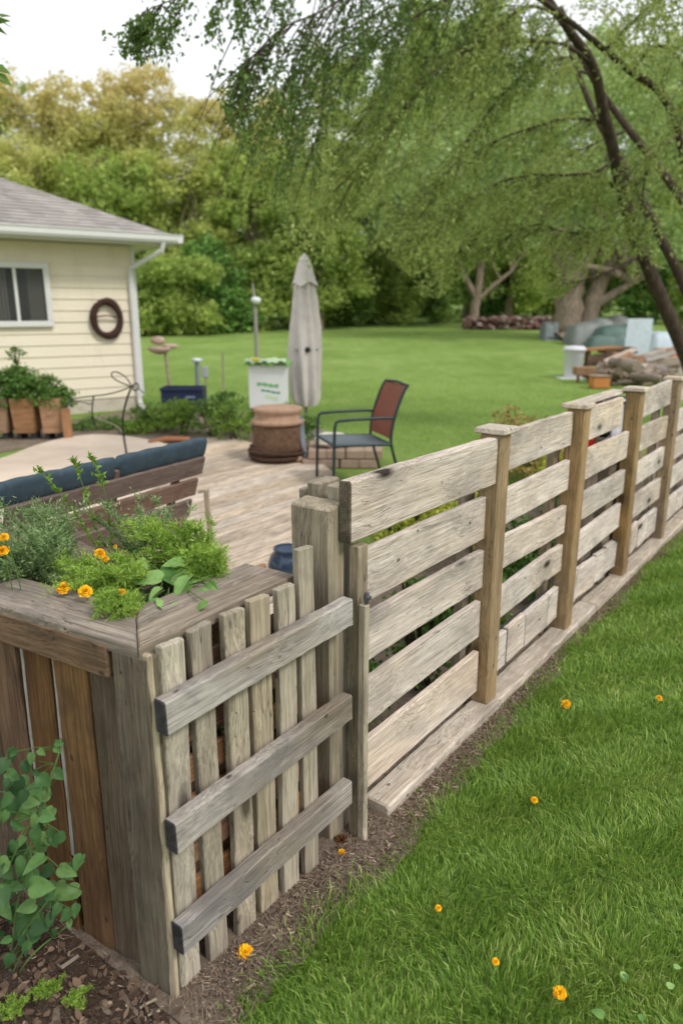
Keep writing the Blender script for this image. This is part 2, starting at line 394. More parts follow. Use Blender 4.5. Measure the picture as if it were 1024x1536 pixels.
# ================================================================ SETTING
def grid_sheet(name, mat, xs, ys, zf, kind='structure'):
    X, Yg = np.meshgrid(xs, ys); V = np.stack([X.ravel(), Yg.ravel(), np.array([zf(a, b) for a, b in zip(X.ravel(), Yg.ravel())])], axis=1)
    nx = len(xs); i = np.arange(len(ys)-1)[:, None]*nx+np.arange(nx-1)[None, :]; i = i.ravel()
    f = np.stack([i, i+1, i+1+nx, i+nx], axis=1)
    o = mesh_np(name, V, f, mat, smooth=True); return tag(o, kind=kind)
def lawn_material():
    t = NT('lawn'); P = t.n('ShaderNodeTexCoord').outputs['Object']
    a = t.noise(P, .35, 4, .6); b = t.noise(t.vmap(P, (1, .35, 1)), 2.0, 5, .65); c = t.noise(P, 60, 4, .7)
    k = t.mix(t.ramp(a, [(.35, (0, 0, 0)), (.65, (1, 1, 1))]), s2l((116, 144, 70)), s2l((138, 162, 88)))
    k = t.mix(t.math('MULTIPLY', t.ramp(b, [(.48, (0, 0, 0)), (.72, (1, 1, 1))]), .5), k, s2l((160, 176, 104)))
    k = t.mix(1.0, k, t.ramp(c, [(.3, (.72, .74, .7)), (.7, (1.15, 1.12, 1.1))]), 'MULTIPLY')
    return t.out(k, .9, t.bump(t.math('ADD', c, b), .9, .03), spec=.1)
def soil_material(name, dark, light, mulch):
    t = NT(name); P = t.n('ShaderNodeTexCoord').outputs['Object']
    a = t.noise(P, 5, 6, .7); b = t.noise(P, 55, 6, .75, .6); c = t.noise(P, 260, 3, .7)
    k = t.mix(t.ramp(b, [(.35, (0, 0, 0)), (.68, (1, 1, 1))]), s2l(dark), s2l(light))
    k = t.mix(t.math('MULTIPLY', t.ramp(a, [(.45, (0, 0, 0)), (.65, (1, 1, 1))]), .6), k, s2l(mulch))
    k = t.mix(t.ramp(c, [(.60, (0, 0, 0)), (.70, (1, 1, 1))]), k, s2l((166, 150, 130)))
    return t.out(k, .95, t.bump(t.math('ADD', b, t.math('MULTIPLY', c, .4)), 1.0, .012), spec=.1)
M['lawn'] = lawn_material(); M['soil'] = soil_material('soil', (92, 82, 72), (154, 138, 122), (150, 134, 118))
sp_ = [0, .5, 1, 1.5, 2, 3, 4, 5, 6, 8, 10, 12, 14, 16, 18, 20, 22, 24, 28, 32, 38, 45, 55, 70, 90, 130, 200]
xs = sorted(set([-a for a in sp_]+sp_)); ys = sorted(set([-a for a in sp_ if a <= 90]+sp_+[260]))
grid_sheet('lawn', M['lawn'], xs, ys, hz)
def edge(s):   # soil/grass border along the fence (n as function of s)
    e = .088 if s < -.3 else max(.028, .088-.05*(s+.3))
    e += .014*math.sin(s*5.1)+.010*math.sin(s*13+1)+.006*math.sin(s*37)
    if s < -1.5: e += (-1.5-s)*.9
    return e
def sheet_sn(name, mat, s0, s1, nfun, z, ds=.02, nn=40, amp=.006):
    V = []; ns = int((s1-s0)/ds)+1
    for i in range(ns):
        s = s0+(s1-s0)*i/(ns-1); a, b = nfun(s)
        for j in range(nn):
            n = a+(b-a)*j/(nn-1); ed = min(1, min(j, nn-1-j)/4)
            p = F(s, n, z+amp*ed*(.6+.5*math.sin(s*23+n*31)+.5*math.sin(s*61-n*47)*math.cos(n*83)+.6*R.uniform(-1, 1))); V.append(tuple(p))
    i = (np.arange(ns-1)[:, None]*nn+np.arange(nn-1)[None, :]).ravel()
    f = np.stack([i, i+1, i+1+nn, i+nn], axis=1)[:, ::-1]
    return tag(mesh_np(name, V, f, mat, smooth=True), kind='structure')
sheet_sn('soil_strip', M['soil'], -3.2, 12, lambda s: (-1.5 if s > -1.9 else -2.6, edge(s)+.05), .008)
M['dark_soil'] = soil_material('dark_soil', (52, 42, 36), (96, 80, 68), (74, 60, 50))
sheet_sn('garden_soil', M['dark_soil'], -3.2, -1.64, lambda s: (-2.6, edge(-1.6)-.045+.02*math.sin(s*31)+.012*math.sin(s*77)+(-1.64-s)*.25), .011)
# patio and deck
zs = .05
def poly_slab(name, pts, z, th, mat, ax=None, kind='structure'):
    mb = MB(); top = [Vector((p[0], p[1], z)) for p in pts]; bot = [Vector((p[0], p[1], z-th)) for p in pts]; n = len(pts)
    mb.add(top+bot, [tuple(range(n)), tuple(range(2*n-1, n-1, -1))]+[(i, i+n, (i+1) % n+n, (i+1) % n) for i in range(n)])
    return tag(mb.build(name, mat), kind=kind)
def smooth_poly(pp, it=2):
    for _ in range(it):
        q = []
        for i in range(len(pp)):
            a, b = pp[i], pp[(i+1) % len(pp)]; q += [a*.75+b*.25, a*.25+b*.75]
        pp = q
    return pp
pat = [gr(*p, zs) for p in [(-260, 760), (-120, 712), (0, 690), (60, 664), (130, 650), (200, 654), (262, 668), (300, 680), (200, 760), (-60, 800)]]
def concrete():
    t = NT('concrete'); P = t.n('ShaderNodeTexCoord').outputs['Object']
    a = t.noise(P, 1.3, 6, .65); b = t.noise(P, 90, 4, .7)
    k = t.mix(t.ramp(a, [(.35, (0, 0, 0)), (.7, (1, 1, 1))]), s2l((196, 178, 160)), s2l((218, 202, 184)))
    k = t.mix(1.0, k, t.ramp(b, [(.3, (.88, .88, .88)), (.7, (1.05, 1.05, 1.05))]), 'MULTIPLY')
    return t.out(k, .9, t.bump(b, .3, .003), spec=.15)
M['concrete'] = concrete()
poly_slab('patio', smooth_poly(pat), zs, .06, M['concrete'])
dk = smooth_poly([gr(*p, zs) for p in [(262, 662), (330, 654), (352, 656), (388, 668), (440, 682), (500, 700), (520, 760), (500, 860), (430, 1010), (300, 1020), (120, 980), (-40, 900), (-60, 812), (200, 764), (296, 686)]], 1)
def clip_plank(pp, n0, n1):
    def clip(poly, f):
        o = []
        for i in range(len(poly)):
            a, b = poly[i], poly[(i+1) % len(poly)]; fa, fb = f(a), f(b)
            if fa >= 0: o.append(a)
            if (fa >= 0) != (fb >= 0): o.append(a.lerp(b, fa/(fa-fb)))
        return o
    q = clip(pp, lambda p: (p-O).dot(N)-n0)
    return clip(q, lambda p: n1-(p-O).dot(N)) if q else []
mb = MB(); nn0 = -8.0
while nn0 < 1:
    q = clip_plank(dk, nn0, nn0+.128)
    if len(q) >= 3:
        dz = R.uniform(-.0015, .0015); k = len(q)
        mb.add([p+Z*dz for p in q]+[p-Z*.03 for p in q], [tuple(range(k))[::1]]+[(i, i+k, (i+1) % k+k, (i+1) % k) for i in range(k)])
    nn0 += .140
Md = Matrix(((U.x, N.x, 0, 0), (U.y, N.y, 0, 0), (0, 0, -1, zs), (0, 0, 0, 1)))
tag(mb.build('deck', M['deck'], M=Md), kind='structure')
poly_slab('deck_base', [p-Z*.0 for p in dk], zs-.034, .03, M['endgrain'])
# ================================================================ PLANK FENCE
fence = empty('plank_fence', F(-.82, -.03), 'long weathered grey fence of wide horizontal planks with tan capped posts', 'fence')
posts_s = [.045, .93, 1.885, 2.80, 3.73, 4.65]
def capm(mbx, c, w):
    mbx.box(c+Z*.011, w+.034, w+.034, .022, (U, N, Z), .004, taper=.96)
for i, s in enumerate(posts_s):
    h = 1.155+R.uniform(-.006, .006)
    p = board('post', F(s, -.043, .055), F(s+R.uniform(-.006, .006), -.043+R.uniform(-.004, .004), h), .088, .086, U, M['post'], fence, bev=.006)
    mbx = MB(); capm(mbx, F(s, -.045, h+.001), .092)
    mbx.build('cap', M['cap_top'], p)
    board('backing_post', F(s-.05, -.13, .0), F(s-.05, -.13, 1.04), .07, .04, U, M['midpost'], fence)
rows = [(.135, .21), (.315, .40-.055), (0, 0)]
zc = [(.105, .282), (.343, .498), (.558, .712), (.757, .924), (.974, 1.150)]
bays = [(-.872, -.004)]+[(posts_s[i]+.047, posts_s[i+1]-.047) for i in range(5)]
for bi, (a, b) in enumerate(bays):
    for j, (z0, z1) in enumerate(zc):
        th = .026; n = -.06; a2 = a
        dz0, dz1 = R.uniform(-.008, .008), R.uniform(-.008, .008); w = z1-z0
        if bi == 0:
            dz0 = dz1 = 0; a2 = -.842
            if j == 4: th = .042; n = -.035; a2 = -.922; dz0 = .004
        else:
            w += R.uniform(-.022, -.006); z0 += .004; z1 += .004
        if bi == 2 and j == 4: b -= .185
        zc_ = (z0+z1)/2
        if bi > 0 and j == 0:
            x = a
            while x < b-.02:
                x1 = min(b, x+R.uniform(.16, .30)); x1 = b if b-x1 < .1 else x1
                board('board', F(x, n, zc_+dz0+R.uniform(-.006, .004)), F(x1-.009, n, zc_+dz1+R.uniform(-.006, .004)), w, th, Z, M['board'], fence, bev=.003); x = x1
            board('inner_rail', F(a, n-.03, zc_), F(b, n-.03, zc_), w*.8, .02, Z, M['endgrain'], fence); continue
        board('board', F(a2, n, zc_+dz0), F(b, n, zc_+dz1), w, th, Z, M['board'], fence, bev=.005 if th > .03 else .003, warp=.005, end=M['corner'] if (bi == 0 and j == 4) else None)
        if bi == 2 and j == 4: b += .185
# near end post of the planks, with its latch stub
board('end_post', F(-.873, -.024, -.02), F(-.873, -.024, .966), .046, .034, U, M['midpost'], fence, bev=.003)
board('batten', F(-.888, .010, -.01), F(-.892, .010, .80), .022, .026, U, M['picket'], fence, bev=.003)
board('end_post', F(-.855, -.10, -.02), F(-.855, -.10, 1.125), .055, .06, U, M['bigpost'], fence, bev=.005)
mb = MB(); mb.tube([F(-.89, .016, .802), F(-.89, .016, .822), F(-.89, .018, .836)], [.006, .009, .006], 10); mb.tube([F(-.89, .016, .822), F(-.89, .030, .822)], [.007, .006], 10)
mb.build('latch', plain('latch_metal', (120, 118, 130), .35, .8), fence)
beam_z = .062
board('base_beam', F(-.76, -.03, beam_z/2-.004), F(1.30, -.028, beam_z/2), .10, beam_z, N, M['beam'], fence, bev=.008, warp=.006, wonk=.003)
board('base_beam', F(1.315, -.03, beam_z/2), F(3.40, -.030, beam_z/2), .10, beam_z, N, M['beam'], fence, bev=.008, warp=.006, wonk=.003)
board('base_beam', F(3.415, -.03, beam_z/2), F(5.2, -.030, beam_z/2), .10, beam_z, N, M['beam'], fence, bev=.008, warp=.006)
# ================================================================ PICKET PANEL
gate = empty('picket_panel', F(-1.27, -.05), 'low grey picket panel with three blackened-end rails between planter and plank fence', 'fence panel')
pk = [(-1.605, -1.587, .0, .915), (-1.580, -1.511, .0, .925), (-1.485, -1.419, .0, .93), (-1.388, -1.316, .0, .93), (-1.296, -1.221, .0, .935), (-1.206, -1.136, .0, .935), (-1.117, -1.052, .0, 1.015)]
for i, (a, b, z0, z1) in enumerate(pk):
    m = (a+b)/2; w = (b-a)-.004; lean = R.uniform(-.005, .005) if i else 0
    board('picket', F(m, -.048+R.uniform(-.003, .003), z0+R.uniform(-.01, .02)), F(m+lean, -.048+R.uniform(-.004, .004), z1-.008), w, .022, U, M['picket'], gate, bev=.003, warp=.004, skew=R.uniform(-.12, .12))
for (z0, z1) in ((.815, .825), (.52, .528), (.238, .244)):
    w = .082
    board('rail', F(-1.603, -.014, z0-w/2), F(-.936, -.014, z1-w/2+.006), w, .036, Z, M['rail'], gate, bev=.004, end=M['endgrain'], warp=.004, seg=30)
board('tall_post', F(-.924, -.13, -.02), F(-.924, -.13, 1.082), .072, .14, U, M['bigpost'], gate, bev=.005, skew=.15)
board('tall_post', F(-.817, -.19, -.02), F(-.817, -.19, 1.12), .10, .05, U, M['bigpost'], gate, bev=.005)
board('brace', F(-.862, -.235, 1.068), F(-.775, -.235, 1.072), .045, .03, Z, M['midpost'], gate)
# ================================================================ RAISED PLANTER
aL, aR = rad(-60.5), rad(35.0)
DL = Vector((math.sin(aL), math.cos(aL), 0)); DR = Vector((math.sin(aR), math.cos(aR), 0))
nL = Vector((-DL.y, DL.x, 0)); nL = nL if nL.dot(Vector((-.5, -1, 0))) > 0 else -nL      # outward normal of left wall
nRt = Vector((DR.y, -DR.x, 0))
C0 = Vector((-.402, 1.372, 0))
pl = empty('raised_planter', C0, 'raised wooden planter box with worn grey cap boards and brown stained side', 'planter')
board('corner_post', C0+DL*.056-nL*.022+Z*-.02, C0+DL*.056-nL*.022+Z*.9, .108, .042, DL, M['corner'], pl, bev=.006, seg=20)
LW = 1.30; RW = .535
zt = .922
def capb(p, q, w0, name='cap_board', sk=0.0):
    return board(name, p, q, w0, .027, DL if abs((q-p).normalized().dot(DL)) < .5 else DR, M['cap'], pl, bev=.005, warp=.003, seg=26, skew=sk)
Cc = Vector((-.424, 1.385, zt-.014))
# two mitred cap boards made as prisms with plank-aligned axes
def cap_prism(poly, axis):
    mb = MB(); n = len(poly); b = .004
    cen = sum(poly, Vector())/n
    ins = [p+(cen-p).normalized()*b*1.5 for p in poly]
    lv = [[p-Z*.0135 for p in ins], [p-Z*.0095 for p in poly], [p+Z*.0095 for p in poly], [p+Z*.0135 for p in ins]]
    vs = [p for r in lv for p in r]; fs = [tuple(range(n))[::-1], tuple(3*n+i for i in range(n))]
    for j in range(3):
        for i in range(n): fs.append((j*n+i, j*n+(i+1) % n, (j+1)*n+(i+1) % n, (j+1)*n+i))
    mb.add(vs, fs); Yv = Z.cross(axis)
    Mx = Matrix(((axis.x, Yv.x, 0, Cc.x), (axis.y, Yv.y, 0, Cc.y), (0, 0, 1, Cc.z), (0, 0, 0, 1)))
    return mb.build('cap_board', M['cap'], pl, Mx)
wL, wR = .155, .175
inn = Cc-nRt*wR/math.cos(rad(5.5))*1.0; 
# inner corner = intersection of the two inner edges
def isect(p, d, q, e):
    den = d.x*e.y-d.y*e.x; t = ((q.x-p.x)*e.y-(q.y-p.y)*e.x)/den; return p+d*t
Ci = isect(Cc-nL*wL, DL, Cc-nRt*wR, DR); Ci.z = Cc.z
g_ = .0015
def ccw(P):
    a = sum(P[i].x*P[(i+1) % len(P)].y-P[(i+1) % len(P)].x*P[i].y for i in range(len(P))); return P if a > 0 else P[::-1]
cap_prism(ccw([Cc+DL*g_, Ci+DL*g_, Cc-nL*wL+DL*LW, Cc+DL*LW]), DL)
cap_prism(ccw([Cc+DR*g_, Cc+DR*RW, Cc+DR*RW-nRt*(wR*.47), Cc+DR*g_-(Cc-Ci)*.47]), DR)
cap_prism(ccw([Cc+DR*g_-(Cc-Ci)*.48, Cc+DR*RW-nRt*(wR*.485), Cc+DR*(RW-.01)-nRt*wR, Ci+DR*g_]), DR)
# left wall: trim and vertical boards
board('trim_board', C0+DL*.118-nL*.010+Z*.865, C0+DL*LW-nL*.010+Z*.865, .078, .022, Z, M['cedar'], pl, bev=.003)
x0 = .115
wl = [(.105, 'sidegrey', None), (.115, 'cedar', 1), (.02, None, 2), (.10, 'cedar', 1), (.018, None, 2), (.11, 'cedar', None), (.11, 'sidegrey', None), (.11, 'cedar', None), (.11, 'cedar', None), (.11, 'sidegrey', None), (.11, 'cedar', None)]
for w, m, kd in wl:
    if m is None:
        board('white_batten', C0+DL*(x0+w*.5)-nL*.030+Z*.25, C0+DL*(x0+w*.5-.012)-nL*.030+Z*.83, w*.55, .008, DL, M['strip'], pl, bev=.001); x0 += w*.8; continue
    o = board('side_board', C0+DL*(x0+w/2)-nL*.034+Z*-.01, C0+DL*(x0+w/2+R.uniform(-.004, .004))-nL*.034+Z*.832, w-.004, .018, DL, M[m], pl, bev=.002, warp=.004)
    x0 += w
    if x0 > LW: break
board('back_board', C0+DL*.02-nL*.052+Z*.42, C0+DL*LW-nL*.052+Z*.42, .82, .012, Z, M['endgrain'], pl)
# inner and far walls
mbk = [((C0+DR*.06-nRt*.19-nL*0), (C0+DR*.55-nRt*.19))]
for z in (.09, .25, .41, .57, .73, .855):
    board('inner_board', C0+DR*.07-nRt*.165+Z*z, C0+DR*.56-nRt*.165+Z*z, .125, .02, Z, M['pallet'], pl)
    if z < .8: board('back_board', C0+DR*.57-nRt*.165+Z*z, C0+DR*.57-nRt*.165+DL*1.15+Z*z, .14, .02, Z, M['pallet'], pl)
board('ledger', C0+DR*.05-nRt*.05+Z*.80, C0+DR*.56-nRt*.05+Z*.80, .05, .02, Z, M['pallet'], pl)
mb = MB(); a = C0+DL*.03-nL*.065+DR*0; soilp = [C0+DL*.16+DR*.05, C0+DR*.55-nRt*.18, C0+DR*.55-nRt*.18+DL*1.1, C0+DL*1.25+DR*.05]
gx = 24; vs = []
for i in range(gx):
    for j in range(gx):
        u_, v_ = i/(gx-1), j/(gx-1)
        p = soilp[0].lerp(soilp[1], u_).lerp(soilp[3].lerp(soilp[2], u_), v_); vs.append(p+Z*(.862+.012*R.uniform(-1, 1)))
mb.add(vs, [(i*gx+j, i*gx+j+1, (i+1)*gx+j+1, (i+1)*gx+j) for i in range(gx-1) for j in range(gx-1)], sm=True); mb.build('planter_soil', M['soil'], pl)
# weathered pallet lying behind the picket panel
pt_ = empty('wooden_pallet', F(-1.15, -.22), 'brown slatted pallet standing behind the picket panel', 'pallet')
for z in (.10, .22, .34, .46, .58):
    board('slat', F(-1.50, -.17-R.uniform(0, .03), z), F(-.93, -.17-R.uniform(0, .03), z+R.uniform(-.015, .015)), .075, .018, Z, M['crate'], pt_)
for s in (-1.42, -1.0): board('stringer', F(s, -.21, .0), F(s, -.21, .64), .06, .03, U, M['cedar'], pt_)
for s in (-1.35, -1.12): board('stringer', F(s, -.235, .0), F(s, -.235, .62), .06, .03, U, M['cedar'], pt_)
#PART2
# ================================================================ HOUSE
hc = Vector((-3.36, 12.3, 0)); hd = Vector((-math.sin(rad(54)), -math.cos(rad(54)), 0)); hn = Vector((-hd.y, hd.x, 0))
hn = hn if hn.y < 0 else -hn            # outward (towards the camera)
def onw(x, y, off=0.0):                 # point of the wall plane seen at a photograph pixel
    r = ray(x, y); p0 = hc+hn*off; t = (p0-Vector((0, 0, H))).dot(hn)/r.dot(hn); return Vector((0, 0, H))+r*t
house = empty('house', hc, 'single storey house with cream lap siding, grey shingle hip roof and white trim', 'house')
def siding():
    t = NT('cream_siding'); P = t.n('ShaderNodeTexCoord').outputs['Object']
    a = t.noise(t.vmap(P, (1, 1, 6)), 1.2, 5, .6)
    k = t.mix(a, s2l((220, 208, 184)), s2l((236, 227, 208))); k = t.mix(t.math('MULTIPLY', t.ramp(t.noise(t.vmap(P, (2, 2, .5)), 1.5, 5, .7), [(.5, (0, 0, 0)), (.75, (1, 1, 1))]), .35), k, s2l((190, 178, 152)))
    return t.out(k, .55, t.bump(t.noise(t.vmap(P, (1, 1, 8)), 30, 3), .1, .002), spec=.3)
M['siding'] = siding()
zso = 2.58; WLn = 7.0
mb = MB(); z = .22; lap = .172
while z < zso-.01:
    z1 = min(z+lap, zso)
    p, q = hc+hn*.018, hc+hn*.018+hd*WLn; r_, s_ = hc+hn*.003, hc+hn*.003+hd*WLn
    mb.add([p+Z*z, q+Z*z, s_+Z*z1, r_+Z*z1, hc+Z*z, hc+hd*WLn+Z*z], [(0, 1, 2, 3), (4, 5, 1, 0), (4, 0, 3)])
    # side wall laps, away from camera
    z = z1
for dd, nn_ in ((-hn, -hd),):
    z = .22
    while z < zso-.01:
        z1 = min(z+lap, zso); b0 = hc+nn_*.018; b1 = b0+dd*6
        mb.add([b0+Z*z, b1+Z*z, hc+nn_*.003+dd*6+Z*z1, hc+nn_*.003+Z*z1], [(0, 1, 2, 3)]); z = z1
mb.build('wall', M['siding'], house)
mb = MB(); mb.box(hc+hd*(WLn/2)-hn*3.0+Z*.11, WLn-.02, 6.0, .22, (hd, hn, Z)); mb.build('foundation', plain('foundation', (196, 186, 172), .9, dirt=(150, 140, 124)), house)
mb = MB(); mb.box(hc-hd*.012+hn*.012+Z*1.4, .06, .05, 2.36, (hd, hn, Z), .004); mb.build('corner_trim', M['white'], house)
ov = .52; ez = zso+.02
E0 = hc-hd*ov+hn*ov
mb = MB()
A_, B_, C_, D_ = E0, E0+hd*(WLn+2*ov), E0+hd*(WLn+2*ov)-hn*(6+2*ov), E0-hn*(6+2*ov)
mb.add([A_+Z*ez, B_+Z*ez, C_+Z*ez, D_+Z*ez, A_+Z*(ez+.02), B_+Z*(ez+.02), C_+Z*(ez+.02), D_+Z*(ez+.02)], [(3, 2, 1, 0), (4, 5, 6, 7), (0, 1, 5, 4), (1, 2, 6, 5), (2, 3, 7, 6), (3, 0, 4, 7)])
mb.build('soffit', plain('soffit', (208, 202, 190), .6, var=.04), house)
# hip roof with real shingle courses
def shingle():
    t = NT('shingles'); P = t.n('ShaderNodeTexCoord').outputs['Object']
    a = t.noise(P, .8, 4, .6); b = t.noise(P, 130, 4, .75); v = t.n('ShaderNodeTexVoronoi'); v.inputs['Scale'].default_value = 1; t.l(t.vmap(P, (5, 5, 9)), v.inputs['Vector'])
    sp = t.n('ShaderNodeSeparateColor'); t.l(v.outputs['Color'], sp.inputs[0])
    k = t.mix(sp.outputs[0], s2l((140, 134, 130)), s2l((178, 172, 166))); k = t.mix(t.math('MULTIPLY', a, .5), k, s2l((160, 154, 150)))
    k = t.mix(1.0, k, t.ramp(b, [(.3, (.75, .75, .75)), (.7, (1.15, 1.15, 1.15))]), 'MULTIPLY')
    return t.out(k, .95, t.bump(b, .5, .01), spec=.15)
M['shingle'] = shingle()
rise = .45; W_ = 6+2*ov; L_ = WLn+2*ov; zr = ez+.13
mb = MB(); ncs = 26
def roofp(a, b, t):   # a,b eave ends along a side ; t 0..1 towards ridge
    return a, b
RA = E0+hd*(W_/2)-hn*(W_/2); RB = E0+hd*(L_-W_/2)-hn*(W_/2); zrd = zr+rise*W_/2
for (a, b, ra, rb) in ((A_, B_, RA, RB), (D_, A_, RA, RA), (B_, C_, RB, RB), (C_, D_, RB, RA)):
    a, b, ra, rb = [Vector((p.x, p.y, zz)) for p, zz in ((a, zr), (b, zr), (ra, zrd), (rb, zrd))]
    nrm = (b-a).cross(ra-a).normalized(); nrm = nrm if nrm.z > 0 else -nrm
    for i in range(ncs):
        t0, t1 = i/ncs, (i+1)/ncs
        p, q, r_, s_ = a.lerp(ra, t0), b.lerp(rb, t0), b.lerp(rb, t1), a.lerp(ra, t1)
        mb.add([p+nrm*.014, q+nrm*.014, r_+nrm*.002, s_+nrm*.002, p, q], [(0, 1, 2, 3), (4, 5, 1, 0)])
roof = mb.build('roof', M['shingle'], house)
mb = MB(); 
for a, b in ((A_, B_), (D_, A_)):
    d_ = (b-a).normalized(); o_ = Vector((d_.y, -d_.x, 0)); o_ = o_ if o_.dot(hn if a == A_ else -hd) > 0 else -o_
    mb.box((a+b)/2+Z*(ez+.06)-o_*.012, (b-a).length, .02, .16, (d_, o_, Z))
mb.build('fascia', M['white'], house)
mb = MB()
for a, b in ((A_, B_), (D_, A_)):
    d_ = (b-a).normalized(); o_ = Vector((d_.y, -d_.x, 0)); o_ = o_ if o_.dot(hn if a == A_ else -hd) > 0 else -o_
    prof = [(0, .125), (0, .02), (.02, 0), (.075, 0), (.10, .04), (.10, .10), (.115, .125), (.105, .13), (.09, .10), (.0, .10)]
    aa, bb = (a+o_*.004-d_*(0 if a == D_ else .11), b+o_*.004+d_*(.11 if a == D_ else 0))
    vs = [q+o_*u_+Z*(ez+.012+v_) for q in (aa, bb) for u_, v_ in prof]; k = len(prof)
    mb.add(vs, [(i, (i+1) % k, (i+1) % k+k, i+k) for i in range(k)]+[tuple(range(k))[::-1], tuple(range(k, 2*k))])
gut = mb.build('gutter', M['white'], house)
dsp = [E0+hd*.20+hn*.05+Z*(ez+.02), E0+hd*.22+hn*.02+Z*(ez-.10), hc+hd*.06+hn*.10+Z*(ez-.36), hc+hd*.06+hn*.065+Z*(ez-.47), hc+hd*.06+hn*.065+Z*.16, hc+hd*.06+hn*.11+Z*.06, hc+hd*.06+hn*.25+Z*.04]
mb = MB(); mb.tube(dsp, .042, 8, sm=False); mb.build('downspout', M['white'], house)
# window
wa, wb = onw(-30, 398), onw(62, 398); wt, wbm = onw(36, 398).z, onw(36, 486).z
wx0, wx1 = (wb-hc).dot(hd), (wa-hc).dot(hd)
mb = MB(); fw = .085; wc = (wx0+wx1)/2; ww = wx1-wx0; zc2 = (wt+wbm)/2; wh = wt-wbm
for dx, dz, sx, sz in ((0, wh/2, ww+fw*2, fw), (0, -wh/2, ww+fw*2, fw), (ww/2+fw/2, 0, fw, wh-fw), (-ww/2-fw/2, 0, fw, wh-fw)):
    mb.box(hc+hd*(wc+dx)+hn*.04+Z*(zc2+dz), sx, .08, sz, (hd, hn, Z), .006)
win = mb.build('window', M['white'], house)
def glass():
    t = NT('window_glass'); g = t.n('ShaderNodeBsdfPrincipled'); g.inputs['Base Color'].default_value = (.05, .055, .05, 1); g.inputs['Roughness'].default_value = .05
    g.inputs['Alpha'].default_value = .35; o = t.n('ShaderNodeOutputMaterial'); t.l(g.outputs[0], o.inputs[0]); return t.m
mb = MB(); mb.box(hc+hd*wc+hn*.036+Z*zc2, ww, .004, wh-fw, (hd, hn, Z)); mb.build('pane', glass(), win)
mb = MB(); 
for dx in (-ww*.02,): mb.box(hc+hd*(wc+dx)+hn*.045+Z*zc2, .045, .03, wh-fw, (hd, hn, Z), .003)
mb.build('mullion', M['white'], win)
mb = MB(); 
for x0_, x1_ in ((wc-ww*.48, wc-ww*.22), (wc+ww*.12, wc+ww*.48)):
    n_ = 24; vs = []
    for i in range(n_+1):
        x_ = x0_+(x1_-x0_)*i/n_; o_ = hn*(.0235+.003*math.sin(i*1.6)); vs += [hc+hd*x_+o_+Z*(zc2-wh/2+.04), hc+hd*x_+o_+Z*(zc2+wh/2-.04)]
    mb.add(vs, [(2*i, 2*i+2, 2*i+3, 2*i+1) for i in range(n_)], sm=True)
mb.build('curtain', plain('curtain', (150, 146, 134), .9), win)
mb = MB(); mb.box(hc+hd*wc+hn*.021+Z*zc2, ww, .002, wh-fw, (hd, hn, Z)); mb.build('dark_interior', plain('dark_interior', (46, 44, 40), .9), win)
# wreath: dark twisted ring hung on the wall
wcn = onw(161, 478, .07); wr_ = empty('wreath', wcn, 'dark brown twisted vine wreath hanging on the cream siding', 'wreath')
mb = MB(); mr = .235
for q in range(9):
    ph = q*.7; pts = []
    for i in range(49):
        a = 2*math.pi*i/48; rr = mr*(1+.07*math.sin(a*2+ph)*.5)+.032*math.sin(a*5+ph); oo = .028*math.cos(a*5+ph)
        pts.append(wcn+hd*(rr*math.cos(a)*.92)+Z*(rr*math.sin(a)*1.12)+hn*oo)
    mb.tube(pts, .020+.006*R.random(), 6, cap=False)
mb.build('twig_ring', plain('dark_vine', (66, 44, 38), .85, var=.2, scale=20, bump=.8), wr_)
mb = MB(); mb.tube([wcn+hd*-.16+Z*.02, wcn+hd*.0+Z*.05+hn*.01, wcn+hd*.17+Z*.03], .012, 6); mb.tube([wcn+Z*.25, wcn+Z*.31-hn*.05], .006, 6); mb.build('cross_twig', plain('red_twig', (110, 66, 56), .8), wr_)
# ================================================================ LEAF MATERIALS
G = {}
G['yellow'] = leafm('autumn_leaves', [(146, 163, 89), (183, 195, 108), (218, 225, 128), (245, 243, 156)], .55, .25, ztint=((238, 216, 158), 6.5, 12.5))
G['mid'] = leafm('midgreen_leaves', [(121, 145, 73), (157, 179, 93), (193, 210, 114), (224, 234, 141)], .55, .3)  # greens lightened so the colour carries the distance haze
G['silver'] = leafm('silver_green_leaves', [(116, 145, 85), (147, 172, 105), (179, 199, 134), (208, 224, 168)], .35, .35)  # crown colours raised to stand in for haze
G['dark'] = leafm('dark_hedge_leaves', [(64, 97, 43), (92, 130, 58), (122, 161, 76), (151, 186, 97)], .25, .5)  # lightened in place of haze; the low bed plants share it
G['hedge'] = leafm('olive_hedge_leaves', [(78, 107, 48), (107, 136, 63), (141, 168, 82), (170, 192, 107)], .35, .5)
G['bright'] = leafm('bright_leaves', [(94, 127, 48), (123, 156, 61), (154, 180, 79)], .4, 1.2)
G['over'] = leafm('fine_leaves', [(118, 137, 69), (148, 165, 89), (175, 188, 112), (201, 209, 142)], .5, .6)
G['hang'] = leafm('hanging_leaves', [(66, 94, 44), (92, 120, 56), (122, 148, 72)], .4, 1.0)
G['shrub'] = leafm('garden_shrub', [(66, 98, 44), (96, 132, 60), (128, 158, 78)], .35, 2.0)
G['herb'] = leafm('herb_green', [(52, 80, 44), (74, 104, 58), (98, 128, 74)], .3, 3.0)
